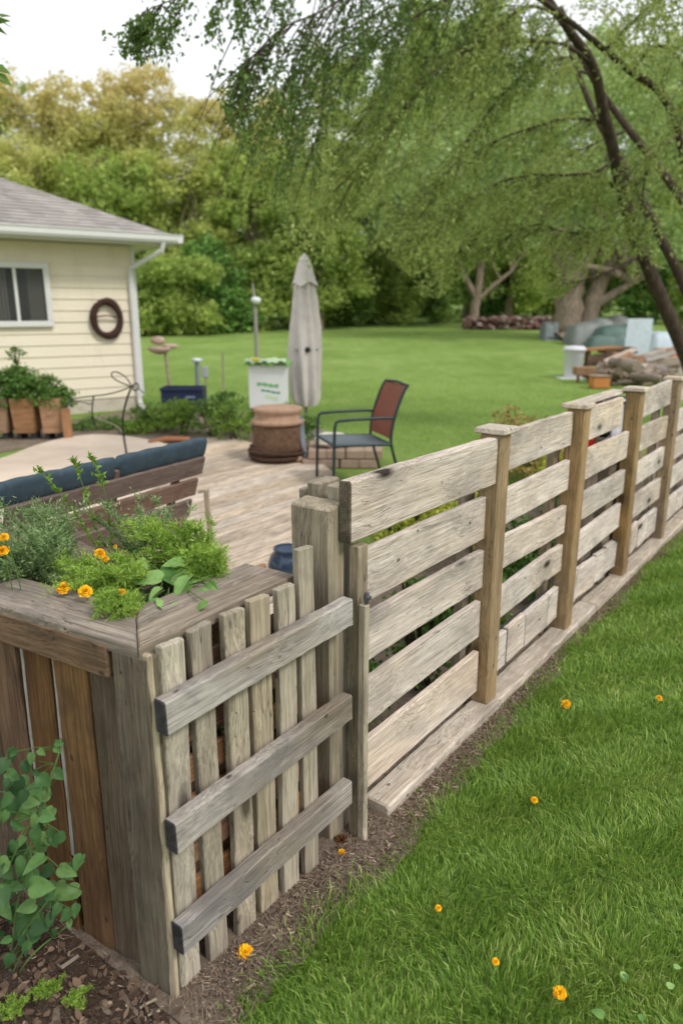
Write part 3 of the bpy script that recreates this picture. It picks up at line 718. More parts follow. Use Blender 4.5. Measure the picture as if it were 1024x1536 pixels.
# ================================================================ BACKGROUND TREES
def T(x, y0, Y): p = at(x, y0, Y); return p.x
def zt_(y, Y): return at(512, y, Y).z
def tri(px, Y, ytop, rx, mat, name, label, group=None, dens=4.4, leaf=.22, per=70, zlow=.6, **k):
    x = T(px, 480, Y); h = zt_(ytop, Y)-hz(x, Y); bl = []
    c = (zlow+h)/2; rz = (h-zlow)/2
    bl.append((0, 0, c, rx*.8, rx*.7, rz*.9))
    for i in range(10):
        a = R.uniform(0, 6.28); zz = R.uniform(zlow+.12*rz, h-.22*rz); f = math.sqrt(max(.1, 1-((zz-c)/rz)**2))
        bl.append((math.cos(a)*rx*.62*f, math.sin(a)*rx*.5*f, zz, rx*.42*R.uniform(.8, 1.2), rx*.4, rz*.28*R.uniform(.7, 1.2)))
    for i in range(7): bl.append((R.uniform(-.85, .85)*rx, R.uniform(-.3, .3)*rx, h-rz*.2*R.uniform(.3, 1.4), rx*.18, rx*.18, rz*.26))
    return build_tree(name, label, x, Y, h, .22, bl, mat, leaf, dens, per, k.pop('clump', .5), group, **k)
gt = 'tall trees behind the far edge of the lawn'
tri(20, 44, 128, 2.6, G['mid'], 'poplar_tree', 'narrow grey-green tree at the far left of the tree line above the roof', gt)
tri(120, 42, 122, 3.9, G['yellow'], 'maple_tree', 'broad yellow-topped tree rising behind the house roof', gt)
tri(235, 43, 128, 3.2, G['yellow'], 'maple_tree', 'yellow-green tree right of the broad yellow-topped one, above the roof corner', gt)
tri(345, 41, 158, 3.3, G['yellow'], 'maple_tree', 'orange-tinged tree behind the thin lamp pole', gt, bk='bark_grey')
tri(440, 45, 200, 3.2, G['mid'], 'ash_tree', 'mid green tree directly behind the closed umbrella', gt)
tri(555, 46, 60, 4.2, G['mid'], 'ash_tree', 'tall green tree between the umbrella and the forked tree', gt)
for px_, yt_, mt_, lb_ in ((70, 225, 'yellow', 'lower yellow-green tree directly behind the roof slope'), (190, 240, 'mid', 'lower green tree above the roof corner'), (285, 232, 'yellow', 'lower olive tree right of the roof corner'), (385, 236, 'mid', 'lower green tree behind the lamp pole top'), (478, 250, 'mid', 'lower green tree right of the umbrella tip'), (600, 255, 'mid', 'lower green tree above the armchair'), (760, 260, 'mid', 'lower green tree between the two bare trunks'), (960, 260, 'mid', 'lower green tree behind the corrugated sheet')):
    tri(px_, 39 if px_ < 500 else 46, yt_, 2.6, G[mt_], 'understory_tree', lb_, 'lower trees in front of the tall tree line', dens=4.2, leaf=.22)
tri(-70, 45, 150, 4.0, G['yellow'], 'maple_tree', 'yellowish tree mostly behind the house at the left edge', gt)
tri(700, 54, 40, 6.0, G['mid'], 'ash_tree', 'tall green tree standing behind the small forked tree', gt)
tri(880, 52, 60, 6.0, G['mid'], 'ash_tree', 'tall green tree standing behind the thick-trunked tree', gt)
tri(1060, 50, 20, 6.0, G['bright'], 'ash_tree', 'tall bright green tree at the right end of the tree line', gt)
tri(640, 58, 90, 5.0, G['dark'], 'ash_tree', 'deep green tree filling the gap behind the umbrella and forked tree', gt)
# hedge of dark shrubs along the lawn's far edge
gh = 'dark shrubs along the far edge of the lawn'
hdg = [(215, 34, 395, 'dark leafy shrub right beside the house downspout'), (272, 35, 412, 'dark leafy shrub second from the house'), (330, 36, 380, 'dark leafy shrub behind the lamp pole'), (392, 38, 402, 'dark leafy shrub left of the closed umbrella'), (455, 40, 378, 'dark leafy shrub hidden partly by the closed umbrella'), (520, 43, 398, 'dark leafy shrub just right of the umbrella top'), (590, 45, 380, 'dark leafy shrub above the red-backed chair'), (655, 46, 400, 'dark leafy shrub left of the small forked tree'), (735, 48, 350, 'dark leafy shrub behind the small forked tree'), (800, 48, 345, 'dark leafy shrub left of the thick trunk'), (880, 48, 350, 'dark leafy shrub right behind the thick trunk'), (960, 46, 370, 'dark leafy shrub behind the grey covered piles'), (1040, 44, 360, 'dark leafy shrub at the right frame edge')]
for px, Y, yt, lb in hdg:
    x = T(px, 480, Y); h = zt_(yt, Y)-hz(x, Y)
    bl = [(0, 0, h*.45, 1.5, 1.3, h*.52)]+[(R.uniform(-1.3, 1.3), R.uniform(-1.2, .4), R.uniform(.2, 1.15)*h, .7, .7, h*.2) for _ in range(8)]
    build_tree('hedge_shrub', lb, x, Y, h*.9, .08, bl, G[('dark', 'hedge', 'mid')[int(px) % 3]], .20, 13, 40, .32, gh, nlimb=5, cat='shrub', bk='bark_dark')
# mid trees standing on the lawn
x2 = T(708, 490, 40)
build_tree('forked_tree', 'small forked tree with pale bare trunk and silver-green crown on the lawn edge', x2, 40, 6, .24,
    [(0, 0, 7.2, 3.6, 3, 2.6), (-3.2, 0, 6.4, 2.4, 2, 2.0), (2.8, 0, 6.6, 2.6, 2, 2.0), (-1.5, -.5, 9.2, 2.8, 2, 2.2), (1.8, -.5, 9.6, 2.6, 2, 2.0), (-5.2, -1, 7.4, 2.0, 2, 2.2), (-.4, -1, 4.7, 1.6, 1.2, .9), (-4.0, -1, 4.7, 1.4, 1.2, .8)], G['silver'], .20, 4.5, 50, .48, None,
    trunks=[[(0, 0, 0, .34), (.1, 0, 1.0, .24), (.2, 0, 2.0, .21), (.35, 0, 3.6, .17), (.7, 0, 6.0, .09)], [(.12, 0, 1.7, .18), (-.6, 0, 2.9, .14), (-1.5, 0, 4.5, .10), (-2.2, 0, 6, .05)], [(.12, 0, 1.5, .12), (.9, 0, 2.2, .11), (1.9, .1, 3.0, .09), (3.0, 0, 4.6, .05)]], shell=.2)
x3 = T(846, 515, 31.5)
build_tree('willow_tree', 'thick double-trunked tree with flaring pale bark beside the covered piles', x3, 31.5, 8, .6,
    [(0, 0, 7.4, 4.2, 3.4, 2.8), (-3.6, -.5, 6.2, 2.6, 2.2, 2.3), (3.6, -.5, 5.6, 2.8, 2.2, 2.1), (-2, -1, 9.2, 3, 2.4, 2.4), (3, -1, 8.8, 3.2, 2.4, 2.4), (.6, -1.2, 4.6, 2.2, 1.2, .9), (-2.6, -1.4, 4.2, 1.6, 1.2, .8), (3.4, -1.4, 3.8, 1.8, 1.2, .9)], G['silver'], .18, 4.6, 50, .46, None,
    trunks=[[(-.05, 0, 0, .85), (.0, 0, .5, .62), (.05, 0, 1.6, .55), (-.0, 0, 2.6, .60), (-.5, 0, 3.8, .36), (-1.4, 0, 5.4, .22), (-2.2, 0, 7.4, .1)], [(.1, 0, 2.3, .4), (.7, 0, 3.6, .34), (1.5, 0, 4.9, .24), (2.8, 0, 7, .1)], [(.9, .1, 0, .62), (.92, .1, .6, .42), (1.0, .1, 1.7, .38), (1.5, .1, 2.8, .30), (2.2, .1, 4.2, .2), (3.0, .1, 6, .08)], [(1.1, 0, 1.5, .24), (1.9, 0, 2.0, .16), (2.9, -.1, 2.6, .12), (4.0, -.1, 3.3, .06)]], shell=.2)
# ================================================================ OVERHANGING TREE
ob = at(1062, 600, 10.5); ob.z = 0
ov_ = empty('honeylocust_tree', ob, 'fine-leaved overhanging tree with several dark leaning stems at the right edge', 'tree')
def poly(pts): return [at(x, y, Y) for x, y, Y in pts]
def refine(pts, it=2):
    for _ in range(it):
        q = [pts[0]]
        for a, b in zip(pts, pts[1:]): q += [a.lerp(b, .25), a.lerp(b, .75)]
        q.append(pts[-1]); pts = q
    return pts
stems = [([ob+Vector((-.05, 0, -.1))]+poly([(1040, 560, 10.5), (1012, 495, 10.4), (962, 380, 10.3), (937, 310, 10.2), (920, 225, 10), (902, 160, 9.8), (892, 100, 9.6), (855, 48, 9.4), (800, -30, 9)]), .125, .04),
         ([ob+Vector((.1, .1, -.1))]+poly([(1060, 500, 10.7), (1022, 420, 10.8), (982, 340, 10.8), (947, 270, 10.9), (915, 215, 11), (880, 150, 11.2), (850, 60, 11.4)]), .10, .03),
         ([ob+Vector((.25, -.1, -.1))]+poly([(1075, 420, 10.2), (1040, 330, 10), (1020, 200, 9.8), (992, 135, 9.6), (947, 110, 9.4), (907, 75, 9.1), (862, 38, 8.8), (800, -10, 8.4)]), .075, .022),
         ([ob+Vector((.3, .2, -.1))]+poly([(1080, 440, 10.9), (1040, 330, 11.2), (1024, 300, 11.2), (992, 255, 11.3), (942, 195, 11.4), (880, 110, 11.5), (840, 10, 11.6)]), .11, .03)]
mb = MB()
for pts, r0, r1 in stems:
    pts = refine(pts); k = len(pts); mb.tube(pts, [r0+(r1-r0)*(i/(k-1))**.8+(.05*max(0, 1-i/3)) for i in range(k)], 10, jit=.07)
brs = [[(862, 38, 8.9), (792, 0, 8.6), (747, 40, 8.4), (702, 75, 8.2), (647, 115, 8.0), (597, 175, 7.9), (560, 240, 7.8)],
       [(857, 85, 9.4), (800, 95, 9.2), (745, 150, 9.0), (700, 215, 8.9), (650, 300, 8.8)],
       [(907, 185, 9.9), (860, 175, 9.7), (800, 190, 9.5), (730, 215, 9.4), (670, 260, 9.3), (620, 320, 9.2)],
       [(925, 235, 10.0), (892, 262, 9.8), (840, 262, 9.6), (780, 262, 9.4), (715, 290, 9.3), (670, 325, 9.2), (620, 370, 9.1)],
       [(932, 290, 10.2), (900, 262, 10.2), (850, 270, 10.2), (790, 300, 10.1), (740, 335, 10.0), (700, 370, 9.9)],
       [(945, 330, 10.3), (905, 345, 10.2), (850, 352, 10.1), (800, 330, 10.0), (740, 370, 9.9)],
       [(892, 100, 9.6), (850, 65, 9.3), (790, 62, 9.0), (720, 60, 8.7), (640, 90, 8.4), (560, 150, 8.2), (520, 220, 8.1)],
       [(962, 380, 10.3), (930, 400, 10.1), (880, 420, 10.0), (850, 425, 9.9)],
       [(855, 48, 9.4), (790, -20, 8.8), (700, -30, 8.2), (600, 5, 7.6), (500, 50, 7.0), (440, 110, 6.8)],
       [(800, -30, 9.0), (700, -90, 8.2), (580, -90, 7.4), (470, -60, 6.6), (380, -45, 6.0), (320, -25, 5.8), (262, -2, 5.7), (215, 18, 5.65)],
       [(700, -90, 8.2), (600, -60, 7.4), (540, -20, 6.8), (480, 20, 6.4), (420, 40, 6.2), (375, 90, 6.1)],
       [(907, 75, 9.1), (960, 20, 8.8), (1000, -10, 8.6), (1060, 0, 8.4)],
       [(947, 110, 9.4), (980, 60, 9.2), (1030, 90, 9.0), (1050, 200, 8.9)],
       [(1020, 200, 9.8), (980, 230, 9.5), (960, 290, 9.4), (970, 330, 9.3)],
       [(942, 195, 11.4), (880, 220, 11.2), (820, 250, 11.0), (760, 330, 10.8)],
       [(880, 110, 11.5), (820, 90, 11.2), (740, 110, 10.8), (660, 180, 10.5), (600, 260, 10.4)],
       [(800, -30, 9.0), (740, -40, 8.5), (650, 10, 8.0), (560, 60, 7.6), (505, 130, 7.4), (480, 200, 7.3)]]
twigs = []; br3 = []
for bi, b in enumerate(brs):
    pts = refine(poly(b)); k = len(pts); r0 = .015 if bi in (8, 9, 10) else .021
    mb.tube(pts, [r0*(1-.82*i/(k-1)) for i in range(k)], 6, jit=.05); br3.append(pts)
    for i in range(2, k):
        p = pts[i]; d = (pts[i]-pts[i-1]).normalized()
        hang = bi in (8, 9, 10)
        for _ in range(2 if not hang else 2):
            L = R.uniform(.35, 1.0) if not hang else R.uniform(.6, 1.7)
            if bi == 9: L = R.uniform(.2, .45) if i > k*.5 else R.uniform(.6, 1.8)
            if bi == 9 and i > k*.6 and R.random() < .45: continue
            if p.z < 2.4: L *= .5
            side = Vector((R.uniform(-1, .35), R.uniform(-.8, .6), R.uniform(-.75, .55) if not hang else R.uniform(-1.1, -.2)))
            q = [p]; dd = (d*.7+side).normalized(); lo = 3.35-max(0, min(1, (p.x/p.y+.165)/.12))*1.2 if hang else 0
            for s_ in range(6):
                dd = (dd+Vector((-.03, 0, -.17 if not hang else -.25))+Vector((R.uniform(-.12, .12), R.uniform(-.12, .12), 0))).normalized()
                if hang and (q[-1]+dd*L/6).z < lo: break
                q.append(q[-1]+dd*L/6)
            if len(q) > 2: twigs.append((q, hang))
for q, hang in twigs: mb.tube(q, [.006, .005, .0045, .004, .003, .002, .0015], 4, cap=False)
mb.build('trunk', M['bark_dark'], ov_)
def twig_leaves(tw, per, spread, sub):
    C = []; A = []
    for q in tw:
        pts = np.array([tuple(p) for p in q]); n = len(pts)-1
        for _ in range(sub):            # side sprigs from the twig
            t = R.uniform(.1, 1)*n; i = min(n-1, int(t)); p = pts[i]+(pts[i+1]-pts[i])*(t-i); ax = pts[i+1]-pts[i]; ax = ax/np.linalg.norm(ax)
            sd_ = ax*.8+NR.normal(size=3)*.55+np.array([-.1, 0, -.35]); sd_ /= np.linalg.norm(sd_); L = spread*R.uniform(.5, 1.3)
            f = NR.uniform(0, 1, size=(per, 1)); off = NR.normal(size=(per, 3))*.016
            C.append(p+sd_*L*f+np.array([0, 0, -1])*L*.25*f**2+off); A.append(np.tile(sd_, (per, 1))+NR.normal(size=(per, 3))*.6)
    C = np.concatenate(C); A = np.concatenate(A); A /= np.linalg.norm(A, axis=1, keepdims=True); return C, A
tf = [q for q, h in twigs if not h]; th_ = [q for q, h in twigs if h]
C, A = twig_leaves(tf, 9, .34, 12); kz = C[:, 2] > 2.0+.25*np.sin(C[:, 0]*4); C = C[kz]; A = A[kz]; leaves('crown', C, .056, .021, G['over'], ov_, A=A)
C, A = twig_leaves(th_, 8, .20, 13); lo_ = 3.25-np.clip((C[:, 0]/C[:, 1]+.165)/.12, 0, 1)*1.3; kz = C[:, 2] > lo_; C = C[kz]; A = A[kz]; leaves('crown', C, .042, .022, G['hang'], ov_, A=A)
print('leaves over', len(tf), len(th_), len(C))
# the tip of another branch, at the upper left corner
tb = empty('hanging_branch', at(-60, 0, 4.0), 'two drooping leaf tips at the upper left corner of the picture', 'branch')
mb = MB(); pts_ = [at(-70, -20, 4), at(-40, 20, 4), at(-12, 34, 4)]; mb.tube(refine(pts_), .004, 5); mb.tube(refine([at(-40, 20, 4), at(-30, 70, 4), at(-8, 96, 4)]), .004, 5); mb.build('twig', M['bark_dark'], tb)
C = []; A = []
for x, y, dx, dy in ((2, 30, 1, .1), (8, 36, 1, .6), (2, 44, .8, .8), (-6, 34, .6, 1), (6, 22, 1, .2), (4, 104, 1, .6), (-1, 112, .7, 1), (6, 118, .9, .9), (-6, 106, .5, 1)):
    p = at(x, y, 4); C.append(tuple(p)); A.append((dx, 0, -dy*.9))
A = np.array(A, dtype=float); leaves('foliage', np.array(C), .09, .035, G['hang'], tb, A=A/np.linalg.norm(A, axis=1, keepdims=True))

# the wood beyond, read as one mass
bl = [(x, 72+R.uniform(-3, 3), R.uniform(3, 5.5), 5, 3, R.uniform(4.5, 8)) for x in range(-46, 78, 6)]
pts = clump_points(bl, 1.6, .8, 40); tag(leaves('far_wood', pts, .5, .3, G['dark']), 'dark far wood closing the gaps behind the row of trees', 'wood', kind='stuff')
# ================================================================ BENCH
def fr(d):  # horizontal frame from a facing direction
    d = Vector(d).normalized(); return d, Vector((-d.y, d.x, 0)), Z
bt0, bt1 = gr(4, 742, .86), gr(313, 668, .86)
bd = (bt1-bt0).normalized(); bn = Vector((bd.y, -bd.x, 0))       # bn: towards the camera side (back of the bench)
bl_ = (bt1-bt0).length
bench = empty('garden_bench', (bt0+bt1)/2-Z*.86-bn*.3, 'brown slatted bench seen from behind with blue cushion over its backrest', 'bench')
lean = .16
def bp(s, zz, off=0): # point on back plane: zz height .35..0.86 leaning toward bn at the top
    return bt0+bd*s+Z*(zz-.86)-bn*lean*(.86-zz)/.5+bn*off
upv = (bp(0, .86)-bp(0, .36)).normalized()
for i, zz in enumerate((.745, .62, .495, .37)):
    board('back_slat', bp(.02, zz), bp(bl_-.015-.022*i, zz), .108, .022, upv, M['bench'], bench, bev=.004)
for s in (.12, bl_*.5, bl_-.2): board('back_post', bp(s, .30, -.028), bp(s, .84, -.028), .045, .03, bd, M['bench'], bench)
sn_ = -bn
for k_ in range(5): board('seat_slat', bp(.02, .40, -.07)-bn*.10*k_*1.0+Z*.012*k_, bp(bl_-.02, .40, -.07)-bn*.10*k_+Z*.012*k_, .085, .022, bn, M['bench'], bench)
for s in (.06, bl_-.06):
    board('leg', bp(s, 0.05, -.06)-bn*.0, bp(s, .40, -.06), .05, .04, bd, M['bench'], bench); board('leg', bp(s, .05, -.10)-bn*.45, bp(s, .43, -.10)-bn*.45, .05, .04, bd, M['bench'], bench)
def cushion(name, s0, s1):
    mb = MB(); ns, k = 26, 20
    vs = []
    cz = .848
    for i in range(ns+1):
        f = i/ns; s = s0+(s1-s0)*f; e = min(1, math.sin(min(1, min(f, 1-f)*22)*math.pi/2)**.35+.02)
        puck = 1-.05*max(0, 1-abs(f-.5)*16)-.02*math.sin(f*21)**8
        for j in range(k):
            a = 2*math.pi*j/k; ca, sa_ = math.cos(a), math.sin(a)
            hx = .034*(abs(ca)**.75)*(1 if ca > 0 else -1); hzv = .066*(abs(sa_)**.6)*(1 if sa_ > 0 else -1)
            q = e*puck*(1+.03*math.sin(s*40+a*2))
            p = bp(s, cz, -.035)+bn*hx*q+upv*hzv*q; vs.append(p)
    mb.add(vs, [(i*k+j, i*k+(j+1) % k, (i+1)*k+(j+1) % k, (i+1)*k+j) for i in range(ns) for j in range(k)], sm=True)
    mb.add(vs[:k], [tuple(range(k))[::-1]], sm=True); mb.add(vs[-k:], [tuple(range(k))], sm=True)
    return mb
for a_, b_ in ((-.01, bl_*.49), (bl_*.49+.004, bl_+.01)): cushion('cushion', a_, b_).build('cushion', M['cushion'], bench)
# stake
st0 = gr(318, 838, .04); sth = at(309, 735, st0.y*.985)
stk = empty('wooden_stake', st0, 'short pale wooden stake standing on the deck beside the bench end', 'stake')
board('post', st0, sth, .03, .026, (1, 0, 0), M['picket'], stk); board('stub', sth+Vector((-.05, 0, -.008)), sth+Vector((.02, 0, -.004)), .022, .02, Z, M['picket'], stk)
# blue pot beside the panel
bpz = gr(432, 872, .05)
pot = empty('blue_pot', bpz, 'dark blue glazed round pot half hidden behind the picket panel', 'pot')
mb = MB(); mb.lathe(bpz, [(.04, 0), (.075, .01), (.11, .06), (.118, .11), (.10, .165), (.075, .19), (.085, .205), (.082, .212), (.065, .19), (.02, .17)], 28); mb.build('body', plain('blue_glaze', (46, 62, 84), .18, var=.2, spec=.6, bump=.02), pot)
# ================================================================ KEG PLANTER WITH ROPE
kc = gr(418, 688, zs); kg = empty('barrel_planter', kc, 'brown clay barrel planter with wide collar and thick rope coiled round its base', 'planter')
rB = .285
clay = plain('brown_clay', (104, 80, 62), .92, var=.3, scale=16, bump=1.0, dirt=(62, 46, 36), dirt_amt=.8); clayl = plain('pale_clay', (166, 136, 114), .85, var=.12, scale=9, bump=.3, dirt=(132, 96, 70))
mb = MB(); mb.lathe(kc, [(rB*.9, .0), (rB*.96, .06), (rB*.97, .2), (rB*.93, .33), (rB*.90, .39)], 40); mb.build('body', clay, kg)
mb = MB(); mb.lathe(kc, [(rB*.90, .385), (rB*.99, .39), (rB*1.0, .42), (rB*.95, .435), (rB*.86, .44), (rB*.84, .50), (rB*.92, .52), (rB*.93, .55), (rB*.88, .56), (rB*.80, .558), (rB*.5, .562), (0.01, .565)], 40); mb.build('collar', clayl, kg)
mb = MB()
for i in range(5):
    pts = []
    for j in range(61):
        a = 2*math.pi*j/60; r = rB*1.02+.022*(i % 2)+.006*math.sin(a*3+i); pts.append(kc+Vector((r*math.cos(a), r*math.sin(a), .022+i*.027+.006*math.sin(a*2+i*2))))
    mb.tube(pts, .019, 7, cap=False, jit=.25)
mb.build('rope', plain('dark_rope', (74, 54, 42), .95, var=.25, scale=40, bump=1), kg)
pp = kc+Vector((.30, -.16, 0)); prop = empty('grey_plank', pp, 'narrow blue-grey plank leaning against the barrel planter', 'plank')
board('board', pp, pp+Vector((-.055, .10, .47)), .05, .022, (1, 0, 0), plain('bluegrey_paint', (126, 134, 142), .7, dirt=(100, 96, 92)), prop)
mb = MB(); mb.blob(pp+Vector((-.07, -.04, .035)), .05, .04, .035); mb.build('foot_block', clayl, prop)
# ================================================================ UMBRELLA
ub = Vector((T(459, 600, 9.4), 9.4, 0)); um = empty('closed_umbrella', ub, 'closed grey patio umbrella standing behind the barrel planter', 'umbrella')
zt0 = zt_(380, 9.4)
def pleat(r, z, t): return r*(1+.20*math.cos(8*t+z*1.5)+.07*math.cos(3*t+z*4)), z
canm = plain('grey_canvas', (206, 198, 194), .85, var=.06, scale=5, bump=.3, dirt=(176, 168, 164), dirt_amt=.4)
mb = MB(); mb.lathe(ub, [(.125, .42), (.16, .52), (.175, .75), (.19, 1.1), (.175, 1.4), (.14, 1.7), (.105, 1.95), (.05, zt0-.12), (.02, zt0-.07)], 64, fn=pleat)
mb.lathe(ub+Z*0, [(.115, .44), (.02, .44)], 64, fn=pleat); mb.build('canopy', canm, um)
mb = MB(); mb.lathe(ub, [(.155, zt0-.36), (.125, zt0-.29), (.085, zt0-.14), (.045, zt0-.04), (.012, zt0-.005), (.002, zt0)], 40, fn=lambda r, z, t: (r*(1+.13*math.cos(4*t+1)), z+(-.025*math.cos(4*t+1) if r > .12 else 0))); mb.build('top_cap', canm, um)
mb = MB(); mb.tube([ub+Z*.0, ub+Z*(zt0-.05)], .021, 12); mb.build('pole', plain('pole_metal', (150, 146, 142), .4, .5), um)
mb = MB(); mb.box(ub+Z*.04, .44, .44, .07, bev=.01); mb.build('base', plain('base_concrete', (120, 116, 110), .9), um)
mb = MB(); mb.tube([ub+Vector((-.165, -.06, 1.13)), ub+Vector((-.07, -.17, 1.12)), ub+Vector((.07, -.17, 1.12)), ub+Vector((.165, -.06, 1.13))], .012, 6); mb.build('tie_strap', plain('strap', (150, 144, 140), .8), um)
mb = MB(); mb.blob(ub+Vector((.035, -.19, 1.13)), .032, .025, .034); mb.build('crank_knob', M['black'], um)
# ================================================================ YARD SIGN
sp0 = Vector((T(403, 600, 9.0), 9.0, 0)); sg = empty('yard_sign', sp0, 'white plastic yard sign with green lettering in front of the umbrella', 'sign')
sx0, sx1 = T(373, 570, 9.0)-sp0.x, T(432, 570, 9.0)-sp0.x; z1_, z0_ = zt_(545, 9.0), zt_(612, 9.0)
mb = MB(); mb.box(sp0+Vector(((sx0+sx1)/2, 0, (z0_+z1_)/2)), sx1-sx0, .02, z1_-z0_, bev=.004); mb.build('panel', plain('sign_white', (214, 218, 216), .4, var=.03), sg)
gm = plain('sign_green', (122, 176, 122), .5); gm2 = plain('sign_teal', (92, 150, 122), .5); gm3 = plain('sign_pale', (192, 210, 176), .5)
def wavy(mb, x0, x1, z, th, amp, y=-.0125, k=14, slope=0.0):
    vs = []
    for i in range(k+1):
        f = i/k; x = x0+(x1-x0)*f; zz = z+slope*f+amp*math.sin(f*6.3)
        h = th*(.35+.65*abs(math.sin(f*math.pi*3.5+.6))); vs += [sp0+Vector((x, y, zz-h/2)), sp0+Vector((x, y, zz+h/2))]
    mb.add(vs, [(2*i, 2*i+2, 2*i+3, 2*i+1) for i in range(k)])
mb = MB(); wavy(mb, sx0+.10, sx1-.12, z1_-.25, .05, .006, slope=-.02); mb.build('green_lettering', gm, sg)
mb = MB(); wavy(mb, sx0+.15, sx1-.10, z1_-.325, .03, .004, slope=-.03); mb.build('teal_lettering', gm2, sg)
mb = MB(); wavy(mb, sx0+.20, sx1-.13, z1_-.40, .06, .006, slope=-.03); mb.build('pale_lettering', gm3, sg)
mb = MB()
for x_ in (sx0+.03, sx1-.02): mb.tube([sp0+Vector((x_, .022, 0)), sp0+Vector((x_, .022, z1_+.02))], .008, 6)
mb.tube([sp0+Vector((sx0+.03, .022, z1_+.02)), sp0+Vector((sx1-.02, .022, z1_+.02))], .008, 6); mb.build('wire_frame', M['black'], sg)
bgp = sp0+Vector((0, .0, z1_+.035)); bag = empty('seed_bag', bgp, 'crumpled green and white plastic bag lying on top of the yard sign', 'bag')
def sheet(c, sx, sy, seed, mat, name, parent, a=.02, n=12):
    mb = MB(); vs = []
    for i in range(n*2+1):
        for j in range(n+1):
            u_, v_ = i/(2*n)-.5, j/n-.5; vs.append(c+Vector((u_*sx, v_*sy, a*math.sin(u_*14+seed)*math.cos(v_*6+seed)+a*.5*math.sin(u_*33+v_*20)-abs(v_)*.08)))
    top = len(vs); vs += [v-Z*.012 for v in vs]; w_ = n+1
    fs = [(i*w_+j, (i+1)*w_+j, (i+1)*w_+j+1, i*w_+j+1) for i in range(2*n) for j in range(n)]
    mb.add(vs, fs+[tuple(q+top for q in f)[::-1] for f in fs], sm=True); return mb.build(name, mat, parent)
sheet(bgp, .56, .16, 1, plain('bag_green', (120, 168, 84), .35, var=.15, scale=14), 'lower_film', bag)
sheet(bgp+Vector((-.02, -.02, .028)), .50, .12, 2.2, plain('bag_pale', (186, 206, 168), .35, var=.15, scale=10), 'upper_film', bag, .015)
mb = MB(); mb.blob(bgp+Vector((-.14, -.08, .015)), .05, .012, .022); mb.build('yellow_patch', plain('yellow_print', (222, 206, 52), .4), bag)
# ================================================================ CHAIR
ch = empty('metal_armchair', Vector((.13, 6.72, 0)), 'dark metal patio armchair with grey-blue sling seat and red-brown back', 'chair')
cf = Vector((-.955, -.30, 0)).normalized(); cs = Vector((-cf.y, cf.x, 0)); cs = cs if cs.y < 0 else -cs   # cs: towards the camera side
cc = Vector((.13, 6.72, .04)); hw = .275
def cp_(f, s, z): return cc+cf*f+cs*s+Z*z
dm = plain('dark_teal_metal', (52, 64, 68), .4, .5, .08)
for s in (-hw, hw):
    mb = MB(); mb.tube(refine([cp_(.30, s, 0), cp_(.29, s, .40), cp_(.285, s, .60), cp_(.24, s, .625), cp_(-.20, s, .63), cp_(-.26, s, .62)], 1), .0135, 8); mb.build('armrest', dm, ch)
mb = MB()
for s in (-hw, hw):
    mb.tube(refine([cp_(-.36, s, 0), cp_(-.27, s, .30), cp_(-.24, s, .42), cp_(-.27, s, .62), cp_(-.36, s, .86), cp_(-.40, s, .91)], 2), .0135, 8)
mb.tube([cp_(-.40, -hw, .91), cp_(-.405, 0, .925), cp_(-.40, hw, .91)], .0125, 8)
mb.build('rear_frame', dm, ch)
mb = MB()
for s in (-hw, hw): mb.tube([cp_(.29, s, .40), cp_(-.25, s, .385)], .014, 8)
mb.tube([cp_(.29, -hw, .40), cp_(.29, hw, .40)], .013, 8); mb.tube([cp_(-.25, -hw, .385), cp_(-.25, hw, .385)], .013, 8); mb.build('seat_frame', dm, ch)
def sling(pf, prof, mat, name, th=.008):
    mb = MB(); k = len(prof); n = 9; vs = []
    for (f, z) in prof:
        for j in range(n+1):
            s = -hw+.012+(2*hw-.024)*j/n; sag = -.012*math.sin(math.pi*j/n); vs.append(cp_(f+(sag if name == 'back' else 0), s, z+(sag if name == 'seat' else 0)))
    t_ = len(vs); off = (cf*-th if name == 'back' else Z*-th); vs += [v+off for v in vs]
    fs = [(i*(n+1)+j, (i+1)*(n+1)+j, (i+1)*(n+1)+j+1, i*(n+1)+j+1) for i in range(k-1) for j in range(n)]
    mb.add(vs, fs+[tuple(q+t_ for q in f)[::-1] for f in fs], sm=True); mb.build(name, mat, ch)
sling(None, [(.285-.054*i, .408-.0015*i) for i in range(11)], plain('seat_sling', (98, 108, 114), .6, var=.06, scale=3), 'seat')
sling(None, [(-.245, .43), (-.252, .52), (-.272, .61), (-.305, .70), (-.335, .78), (-.365, .86), (-.395, .905)], plain('back_sling', (132, 74, 58), .6, var=.15, scale=5, dirt=(100, 70, 62)), 'back')
# paver block and rock
pb = Vector((.02, 7.75, 0)); pv = empty('paver_stack', pb, 'low stack of pinkish tan pavers seen through the armchair legs', 'pavers')
pm = plain('paver', (158, 136, 120), .9, var=.12, scale=5, bump=.4, dirt=(130, 110, 98))
for i in range(4):
    for j in range(3):
        for l_ in range(2):
            mb = MB(); mb.box(pb+Vector((-.34+.2*i+R.uniform(-.008, .008)+(.06 if l_ % 2 else 0), -.2+.2*j, .05+.1*l_)), .19, .19, .092, bev=.008); mb.build('paver', pm, pv)
rk = empty('white_rock', pb+Vector((-.16, -.1, .2)), 'pale white rock lying on the pavers behind the armchair', 'rock')
mb = MB(); mb.blob(pb+Vector((-.12, -.1, .27)), .21, .14, .085, k=11, jit=.16, sm=False); mb.build('stone', plain('white_stone', (200, 192, 182), .9, dirt=(160, 150, 138), bump=.5), rk)
